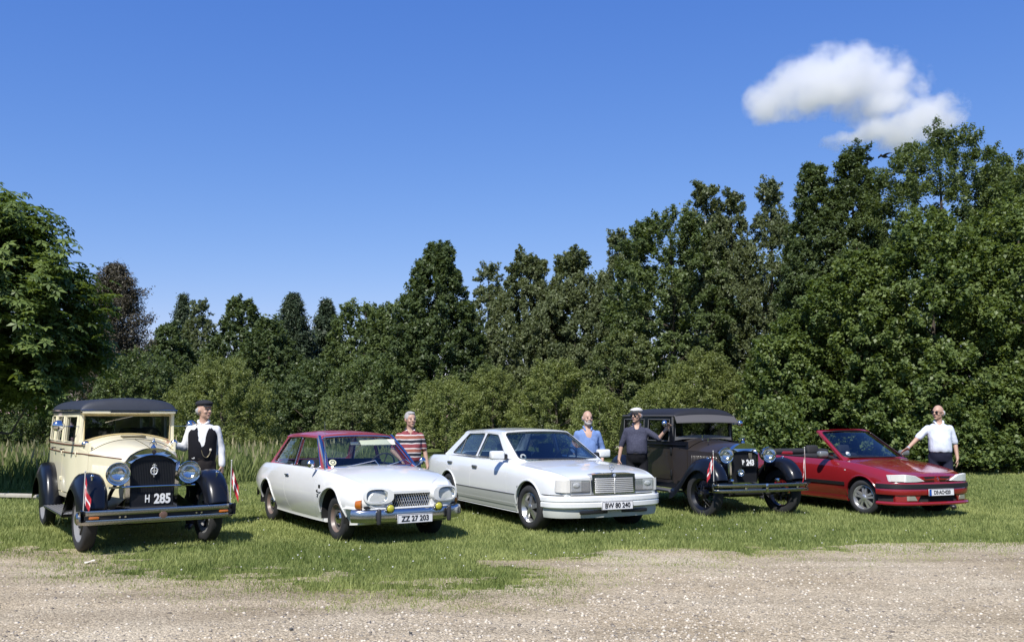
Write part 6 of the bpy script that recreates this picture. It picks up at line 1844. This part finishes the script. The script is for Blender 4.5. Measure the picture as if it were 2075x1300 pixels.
def flat_cap(body, HM, m, peak=None):
    g = G(); g.ell((0, .010, 1.732), .094, .118, .050, 24, 12); g.ell((0, -.04, 1.735), .086, .085, .036)
    o = fuse(g.xf(HM), 'cap', m, body, .008, 2)
    rows = [[(.080 * a, -.070 - (.060 * (1 - a * a)) * t, 1.722 - .020 * t - .012 * a * a) for a in np.linspace(-1, 1, 11)] for t in np.linspace(0, 1, 4)]
    G().merge(slab(rows, (0, 0, -.008))).xf(HM).obj('cap_peak', peak or m, o, smooth=60)
    return o
def hair(body, HM, m, bald=False):
    g = G()
    if bald:
        for s in (1, -1): g.ell((s * .062, .030, 1.640), .022, .055, .042)
        g.ell((0, .078, 1.630), .062, .028, .050)
    else:
        g.ell((0, .016, 1.688), .081, .097, .088, 20, 12)
        for s in (1, -1): g.ell((s * .066, -.012, 1.668), .016, .035, .036)
        g.ell((0, -.045, 1.742), .058, .040, .024)
    return fuse(g.xf(HM), 'hair', m, body, .009, 1, .010)
def glasses(body, HM):
    g = G()
    for s in (1, -1):
        g.ell((s * .034, -.101, 1.652), .027, .007, .020); g.tube([(s * .060, -.098, 1.658), (s * .082, -.03, 1.660), (s * .083, .01, 1.650)], .0035, 5)
    g.tube([(-.012, -.106, 1.658), (.012, -.106, 1.658)], .004, 5)
    return g.xf(HM).obj('sunglasses', LENS, body, smooth=60)

def fabric(name, col, kind=None, c2=None, c3=None):
    m, n, l, b = mat_new(name)
    b.inputs['Roughness'].default_value = .9; b.inputs['Specular IOR Level'].default_value = .15
    tc = n.new('ShaderNodeTexCoord'); nz = n.new('ShaderNodeTexNoise'); nz.inputs['Scale'].default_value = 180; l.new(tc.outputs['Object'], nz.inputs['Vector'])
    src = None
    if kind == 'stripes':
        sp = n.new('ShaderNodeSeparateXYZ'); l.new(tc.outputs['Object'], sp.inputs[0])
        w = n.new('ShaderNodeTexNoise'); w.inputs['Scale'].default_value = 5; l.new(tc.outputs['Object'], w.inputs['Vector'])
        a = n.new('ShaderNodeMath'); a.operation = 'MULTIPLY_ADD'; a.inputs[1].default_value = .03; l.new(w.outputs['Fac'], a.inputs[0]); l.new(sp.outputs['Z'], a.inputs[2])
        q = n.new('ShaderNodeMath'); q.operation = 'MULTIPLY'; q.inputs[1].default_value = 1 / .215; l.new(a.outputs[0], q.inputs[0])
        f = n.new('ShaderNodeMath'); f.operation = 'FRACT'; l.new(q.outputs[0], f.inputs[0])
        r = n.new('ShaderNodeValToRGB'); r.color_ramp.interpolation = 'CONSTANT'; e = r.color_ramp.elements
        W_ = (.72, .68, .66)
        seq = [(0, col), (.22, W_), (.30, c2), (.54, W_), (.62, c3), (.92, W_)]
        while len(e) < len(seq): e.new(.5)
        for k, (p, cc) in enumerate(seq): e[k].position = p; e[k].color = (*cc, 1)
        l.new(f.outputs[0], r.inputs[0]); src = r.outputs[0]
    elif kind == 'fleck':
        v = n.new('ShaderNodeTexVoronoi'); v.inputs['Scale'].default_value = 75; l.new(tc.outputs['Object'], v.inputs['Vector'])
        r = n.new('ShaderNodeValToRGB'); r.color_ramp.elements[0].color = (*c2, 1); r.color_ramp.elements[1].color = (*col, 1); r.color_ramp.elements[0].position = .1; r.color_ramp.elements[1].position = .5
        l.new(v.outputs['Distance'], r.inputs[0]); src = r.outputs[0]
    mx = n.new('ShaderNodeMix'); mx.data_type = 'RGBA'; mx.blend_type = 'MULTIPLY'; mx.inputs[0].default_value = .35
    if src: l.new(src, mx.inputs[6])
    else: mx.inputs[6].default_value = (*col, 1)
    l.new(nz.outputs['Fac'], mx.inputs[7]); l.new(mx.outputs[2], b.inputs['Base Color'])
    return m

GP = 'men standing beside the cars'
GREY_H = mat('grey_hair', (.34, .33, .32), .8, var=.3, vscale=40)
# man with the waistcoat beside the cream car
DN = (0, 0, -1)
r1, b1, s1, HM = person('man in black waistcoat and dark flat cap with watch chain beside the cream car', -4.40, 12.85, 1.77, 12, 52,
    {'R': ((-.178, 0, 1.385), (-.250, .02, 1.13), (-.415, -.12, 1.185), (-.85, -.45, .1), (0, -.2, 1), (.3, -.9, 0), .5),
     'L': ((.178, 0, 1.385), (.245, .03, 1.13), (.275, -.03, .875), DN, (-.35, -.9, 0), (-.9, .3, 0), .5)},
    fabric('white_cotton', (.80, .80, .80)), fabric('dark_wool', (.040, .034, .034)), belly=.02, sleeve=1.95, group=GP)
flat_cap(b1, HM, fabric('cap_charcoal', (.030, .032, .038))); hair(b1, HM, GREY_H, True)
v = G(); rings(v, [(.925, .178, .136, .012), (1.04, .190, .158, .016), (1.18, .195, .160, .014), (1.31, .203, .152, .005), (1.385, .182, .132, 0), (1.46, .105, .092, -.005)])
vo = fuse(v, 'waistcoat', fabric('waistcoat_black', (.012, .012, .016)), r1, .010, 2, .006,
     lambda p: (p.y < -.02 and p.z > 1.165 and abs(p.x - .01) < (p.z - 1.165) * .27) or p.z > 1.462 or (p.z < .962 and p.y < 0 and abs(p.x) < (.962 - p.z) * 1.1))
ch = [(.005, -.172, 1.10), (.03, -.176, 1.03), (.065, -.174, 1.0), (.10, -.163, 1.02), (.125, -.150, 1.09)]
G().tube(crspline(ch, 4), .005, 5).obj('watch_chain', mat('brass', (.5, .42, .25), .3, .9), vo)
G().box((.125, -.155, 1.105), (.03, .02, .035), .008).obj('pocket_watch', mat('watch_face', (.6, .55, .45), .4), vo)
# striped shirt
r2, b2, s2, HM = person('grey haired man in red white and navy striped polo shirt behind the coupe', -1.575, 13.95, 1.635, 14, 18,
    {'R': ((-.178, 0, 1.385), (-.285, .0, 1.14), (-.165, -.215, 1.005), (.35, -.8, -.45), (.8, .2, -.2), (0, -.3, -1), .45),
     'L': ((.178, 0, 1.385), (.255, .03, 1.13), (.300, -.04, .880), DN, (-.35, -.9, 0), (-.9, .3, 0), .5)},
    fabric('striped_knit', (.035, .035, .048), 'stripes', (.36, .13, .09), (.27, .065, .075)), fabric('jeans', (.05, .075, .15)), belly=.035, sleeve=.75, vneck=(1.415, .40), group=GP)
hair(b2, HM, GREY_H)
# blue shirt, grey beard
r3, b3, s3, HM = person('bearded man in blue denim shirt behind the white saloon', 1.275, 15.13, 1.665, 4, 12,
    {'R': ((-.178, 0, 1.385), (-.265, .03, 1.13), (-.260, -.06, .88), DN, (.35, -.9, 0), (.9, .3, 0), .5),
     'L': ((.178, 0, 1.385), (.270, .03, 1.13), (.240, -.12, .90), DN, (-.35, -.9, 0), (-.9, .3, 0), .5)},
    fabric('denim_light', (.19, .29, .55)), fabric('jeans_dark', (.04, .05, .09)), belly=.03, sleeve=1.3, vneck=(1.32, .50), group=GP)
hair(b3, HM, GREY_H, True)
g = G().ell((0, -.066, 1.562), .044, .040, .036); g.ell((0, -.092, 1.602), .034, .016, .012)
for s in (1, -1): g.ell((s * .050, -.032, 1.582), .015, .036, .034)
fuse(g.xf(HM), 'beard', mat('beard_grey', (.36, .34, .32), .85, var=.3, vscale=50), b3, .008, 1, .010)
G().box((.095, -.138, 1.26), (.105, .014, .11), .006).obj('shirt_pocket', fabric('denim_pocket', (.17, .26, .50)), s3)
# dark shirt, pale flat cap, hand on the mirror
r4, b4, s4, HM = person('man in dark blue shirt and pale flat cap gripping a mirror of the black car', 2.215, 15.95, 1.715, -6, -34,
    {'R': ((-.178, 0, 1.385), (-.275, .03, 1.12), (-.325, -.02, .865), DN, (.35, -.9, 0), (.9, .3, 0), .45),
     'L': ((.178, 0, 1.385), (.395, -.06, 1.245), (.520, -.16, 1.410), (.45, -.25, .8), (-.8, .1, .5), (-.2, -.9, -.2), 1.1)},
    fabric('shirt_slate', (.058, .060, .092), 'fleck', (.11, .115, .16)), fabric('trousers_black', (.018, .018, .022)), belly=.05, sleeve=1.05, vneck=(1.405, .55), group=GP)
flat_cap(b4, HM, mat('cap_pale_tweed', (.55, .53, .50), .9, var=.3, vscale=45), mat('cap_peak_dark', (.03, .03, .033), .7)); hair(b4, HM, GREY_H, True); glasses(b4, HM)
# bald man at the convertible
r5, b5, s5, HM = person('bald man in white short sleeved shirt leaning a hand on the red convertible', 7.62, 16.05, 1.79, -14, -44,
    {'R': ((-.178, 0, 1.385), (-.375, -.09, 1.205), (-.560, -.22, 1.035), (-.75, -.45, -.35), (.1, -.7, .5), (-.2, .2, -1), .35),
     'L': ((.178, 0, 1.385), (.255, .03, 1.12), (.265, -.05, .865), DN, (-.35, -.9, 0), (-.9, .3, 0), .45)},
    fabric('shirt_white_blue', (.70, .75, .86)), fabric('trousers_navy', (.028, .030, .055)), belly=.04, sleeve=.88, vneck=(1.43, .45), group=GP)
hair(b5, HM, mat('white_hair', (.55, .54, .52), .85), True); glasses(b5, HM)
G().tube([(-.545 + .0, -.207, 1.048), (-.560, -.22, 1.035)], [.036, .034], 14).obj('wristwatch', mat('watch_steel', (.7, .7, .68), .3, .8), r5)
# ------------------------------------------------------------------ flags on the vintage cars
FLAGR = mat('flag_red', (.42, .018, .03), .8); FLAGW = mat('flag_white', (.78, .76, .74), .8)
POLE = mat('pole_white', (.50, .49, .46), .4)
def flag(label, p, h, swing, drop, group='small red flags with a white cross on the vintage cars', w=.26, fh=.20):
    """thin pole with a hanging flag of red cloth with a white cross"""
    root = thing('flag', label, 'flag', p, R(swing), group)
    G().tube([(0, 0, 0), (0, 0, h)], .006, 8).ell((0, 0, h + .010), .011).obj('flagpole', POLE, root)
    def S(u, v):     # u along the cloth, v down the pole
        fold = .022 * math.sin(u * 9 + v * 2) * u ** .5
        return Vector((u * w * max(.22, 1 - drop * .55), fold + .02 * u, h - .02 - v * fh - drop * u * w * 1.05 - .02 * math.sin(u * 5)))
    us = [0, .14, .28, .40, .50, .62, .74, .87, 1.0]; vsq = [0, .22, .42, .58, .80, 1.0]
    red, wht = G(), G()
    for i in range(len(us) - 1):
        for k in range(len(vsq) - 1):
            q = wht if (i == 2 or k == 2) else red
            q.add([S(us[i], vsq[k]), S(us[i + 1], vsq[k]), S(us[i + 1], vsq[k + 1]), S(us[i], vsq[k + 1])], [(0, 1, 2, 3)])
    c = thick(red, (0, .002, 0)).obj('flag_cloth', FLAGR, root, smooth=70)
    thick(wht, (0, .002, 0)).obj('flag_cross', FLAGW, c, smooth=70)
    return root
def on_car(car_xy, th, sc, fl, lx, ly, lz):
    a = R(th); fw = Vector((math.sin(a), -math.cos(a), 0)); lf = Vector((math.cos(a), math.sin(a), 0))
    return Vector((*car_xy, 0)) + (fw * lx + lf * ly) * sc + Vector((0, 0, lz * sc * fl))
CC, CT, CS = (-4.467, 11.20), 35.0, 1.0014
BC, BT, BS = (3.80, 14.83), 20.5, 1.045
flag('flag drooping before the left mudguard of the cream car', on_car(CC, CT, CS, .965, .52, -.83, .50), .46, -25, 1.25)
flag('flag at the right bumper end of the cream car', on_car(CC, CT, CS, .965, .50, .84, .52), .52, 20, 1.15)
flag('flag at the left bumper end of the black vintage car', on_car(BC, BT, BS, .965, .44, -.83, .55), .50, 195, 1.0)
flag('flag at the right bumper end of the black vintage car', on_car(BC, BT, BS, .965, .44, .83, .55), .54, 190, 1.45)

# ------------------------------------------------------------------ bird over the trees
def bird():
    p = at(1792, 317, 27.0)
    root = thing('bird', 'dark bird flying in front of the sky between two treetops', 'bird', p, R(20))
    root.scale = (1.2, 1.2, 1.5)
    m = mat('bird_black', (.012, .012, .014), .6)
    g = G(); g.ell((0, 0, 0), .105, .038, .034, 16, 10); g.ell((-.105, 0, .016), .034, .026, .026)
    capsule(g, (-.13, 0, .014), (-.158, 0, .006), .010, .003, 8)
    rows = [[(.07 + .11 * t, (.018 + .028 * t) * a, -.002) for a in np.linspace(-1, 1, 5)] for t in np.linspace(0, 1, 4)]
    g.merge(slab(rows, (0, 0, -.008)))
    b = fuse(g, 'body', m, root, .008, 1)
    for s in (1, -1):
        rows = []
        for t in np.linspace(0, 1, 9):
            c = .075 * (1 - t ** 3) + .012; x0 = -.035 + .06 * t ** 1.5; z = .012 + .035 * math.sin(t * 2.2) - .02 * t
            rows.append([(x0 + c * q, s * (.02 + .23 * t), z - .006 * q) for q in (-.5, 0, .5)])
        slab(rows, (0, 0, -.006)).obj('wing', m, root, smooth=60)
    return root
bird()

# ------------------------------------------------------------------ pale boards lying as an edging at the left
p0 = at(-60, 1008, 17.3); p1 = at(78, 1006, 17.0)
a, b = Vector((p0.x, p0.y, .0)), Vector((p1.x, p1.y, .0))
e = thing('timber_edging', 'low weathered pale timber edging on the grass behind the cream car', 'edging', (a + b) / 2, math.atan2(b.y - a.y, b.x - a.x))
G().box((0, 0, .085), ((b - a).length, .12, .07), .012).obj('rail', mat('weathered_wood', (.42, .39, .33), .85, var=.25, vscale=9, bump=.3, bscale=30), e)
for t in (-.45, 0, .45): G().box((t * (b - a).length, .03, .03), (.09, .09, .10), .008).obj('stake', mat('weathered_wood', (.42, .39, .33), .85), e)

# pale scrap on the gravel edge
p = on_ground(183, 1140)
sc = [[(x, y, float(height(p.x, p.y)) + .03 + .012 * math.sin(x * 40) + .01 * math.cos(y * 50)) for x in np.linspace(-.055, .055, 7)] for y in np.linspace(-.03, .03, 5)]
tag(slab(sc, (0, 0, -.003)).obj('paper_scrap', mat('paper', (.60, .56, .47), .8), None, (p.x, p.y, 0)), 'small pale paper scrap at the grass edge before the cream car', 'paper scrap')

# two dark stones that stand out in the yard
for px, py, s, lb in ((590, 1279, .017, 'dark stone lying on the gravel left of the middle'), (832, 1286, .014, 'smaller dark stone lying right of the other one on the gravel')):
    p = on_ground(px, py)
    g = G().ell((0, 0, .012), s, s * .8, s * .55, 10, 7); rgs = np.random.default_rng(px)
    g.v = [tuple(Vector(q) * (1 + .25 * (rgs.random() - .5))) for q in g.v]
    tag(g.obj('stone', mat('stone_dark', (.07, .068, .065), .8), None, (p.x, p.y, float(gz(p.x, p.y))), smooth=None), lb, 'stone', 'dark stones on the gravel')
# ------------------------------------------------------------------ one fair weather cloud
CY = 420.0
m_cl = bpy.data.materials.new('cloud_vapour'); m_cl.use_nodes = True
n = m_cl.node_tree.nodes; l = m_cl.node_tree.links; n.remove(n['Principled BSDF'])
pv = n.new('ShaderNodeVolumePrincipled'); pv.inputs['Color'].default_value = (1, 1, 1, 1); pv.inputs['Anisotropy'].default_value = .25
tc = n.new('ShaderNodeTexCoord')
PUFF = [(1650, 150, 62, 44), (1600, 175, 60, 40), (1560, 200, 50, 30), (1700, 150, 60, 46), (1760, 155, 62, 42), (1810, 170, 52, 40), (1845, 185, 30, 30), (1720, 190, 110, 34), (1640, 205, 80, 26),
        (1560, 225, 46, 22), (1780, 215, 70, 26), (1850, 245, 62, 34), (1888, 235, 44, 34), (1908, 250, 34, 26), (1830, 275, 70, 24), (1770, 270, 60, 20), (1715, 285, 50, 12), (1540, 190, 36, 18)]
cl = G(); q = CY / F_PX
c0 = at(1740, 205, CY)
for px, py, rx, rz in PUFF:
    p = at(px, py, CY) - c0
    cl.ell(p, rx * q * 1.25, 26 * (rz / 40) ** .5 + 5, rz * q * 1.3, 14, 9)
# soft ball field: densest in each puff, broken by noise towards its rim
prev = None
for px, py, rx, rz in PUFF:
    p = at(px, py, CY) - c0
    mp = n.new('ShaderNodeMapping'); mp.vector_type = 'TEXTURE'; mp.inputs['Location'].default_value = p; mp.inputs['Scale'].default_value = (rx * q * 1.08, 26 * (rz / 40) ** .5 + 4, rz * q * 1.12)
    l.new(tc.outputs['Object'], mp.inputs['Vector'])
    vl = n.new('ShaderNodeVectorMath'); vl.operation = 'LENGTH'; l.new(mp.outputs[0], vl.inputs[0])
    if prev is None: prev = vl.outputs['Value']
    else:
        mn = n.new('ShaderNodeMath'); mn.operation = 'SMOOTH_MIN'; mn.inputs[2].default_value = .25
        l.new(prev, mn.inputs[0]); l.new(vl.outputs['Value'], mn.inputs[1]); prev = mn.outputs[0]
nz = n.new('ShaderNodeTexNoise'); nz.inputs['Scale'].default_value = .062; nz.inputs['Detail'].default_value = 9; nz.inputs['Roughness'].default_value = .68
l.new(tc.outputs['Object'], nz.inputs['Vector'])
ad = n.new('ShaderNodeMath'); ad.operation = 'MULTIPLY_ADD'; ad.inputs[1].default_value = 3.0; l.new(nz.outputs['Fac'], ad.inputs[0]); l.new(prev, ad.inputs[2])
mr = n.new('ShaderNodeMapRange'); mr.inputs['From Min'].default_value = 2.38; mr.inputs['From Max'].default_value = 1.55; mr.inputs['To Min'].default_value = 0; mr.inputs['To Max'].default_value = .2
l.new(ad.outputs[0], mr.inputs['Value']); l.new(mr.outputs[0], pv.inputs['Density']); l.new(pv.outputs[0], n['Material Output'].inputs['Volume'])
# one closed skin round the puffs
tmp = cl.mesh('t', smooth=None); o = bpy.data.objects.new('t', tmp); COL.objects.link(o)
a = o.modifiers.new('r', 'REMESH'); a.mode = 'VOXEL'; a.voxel_size = 3.0
dg = bpy.context.evaluated_depsgraph_get(); dg.update()
me = bpy.data.meshes.new_from_object(o.evaluated_get(dg)); me.name = 'cloud'; bpy.data.objects.remove(o)
me.materials.clear(); me.materials.append(m_cl)
tag(link('cloud', me, None, c0), 'single white cloud in the blue sky above the highest trees', 'cloud')
SC.cycles.volume_step_rate = 2.0
SC.cycles.volume_max_steps = 128
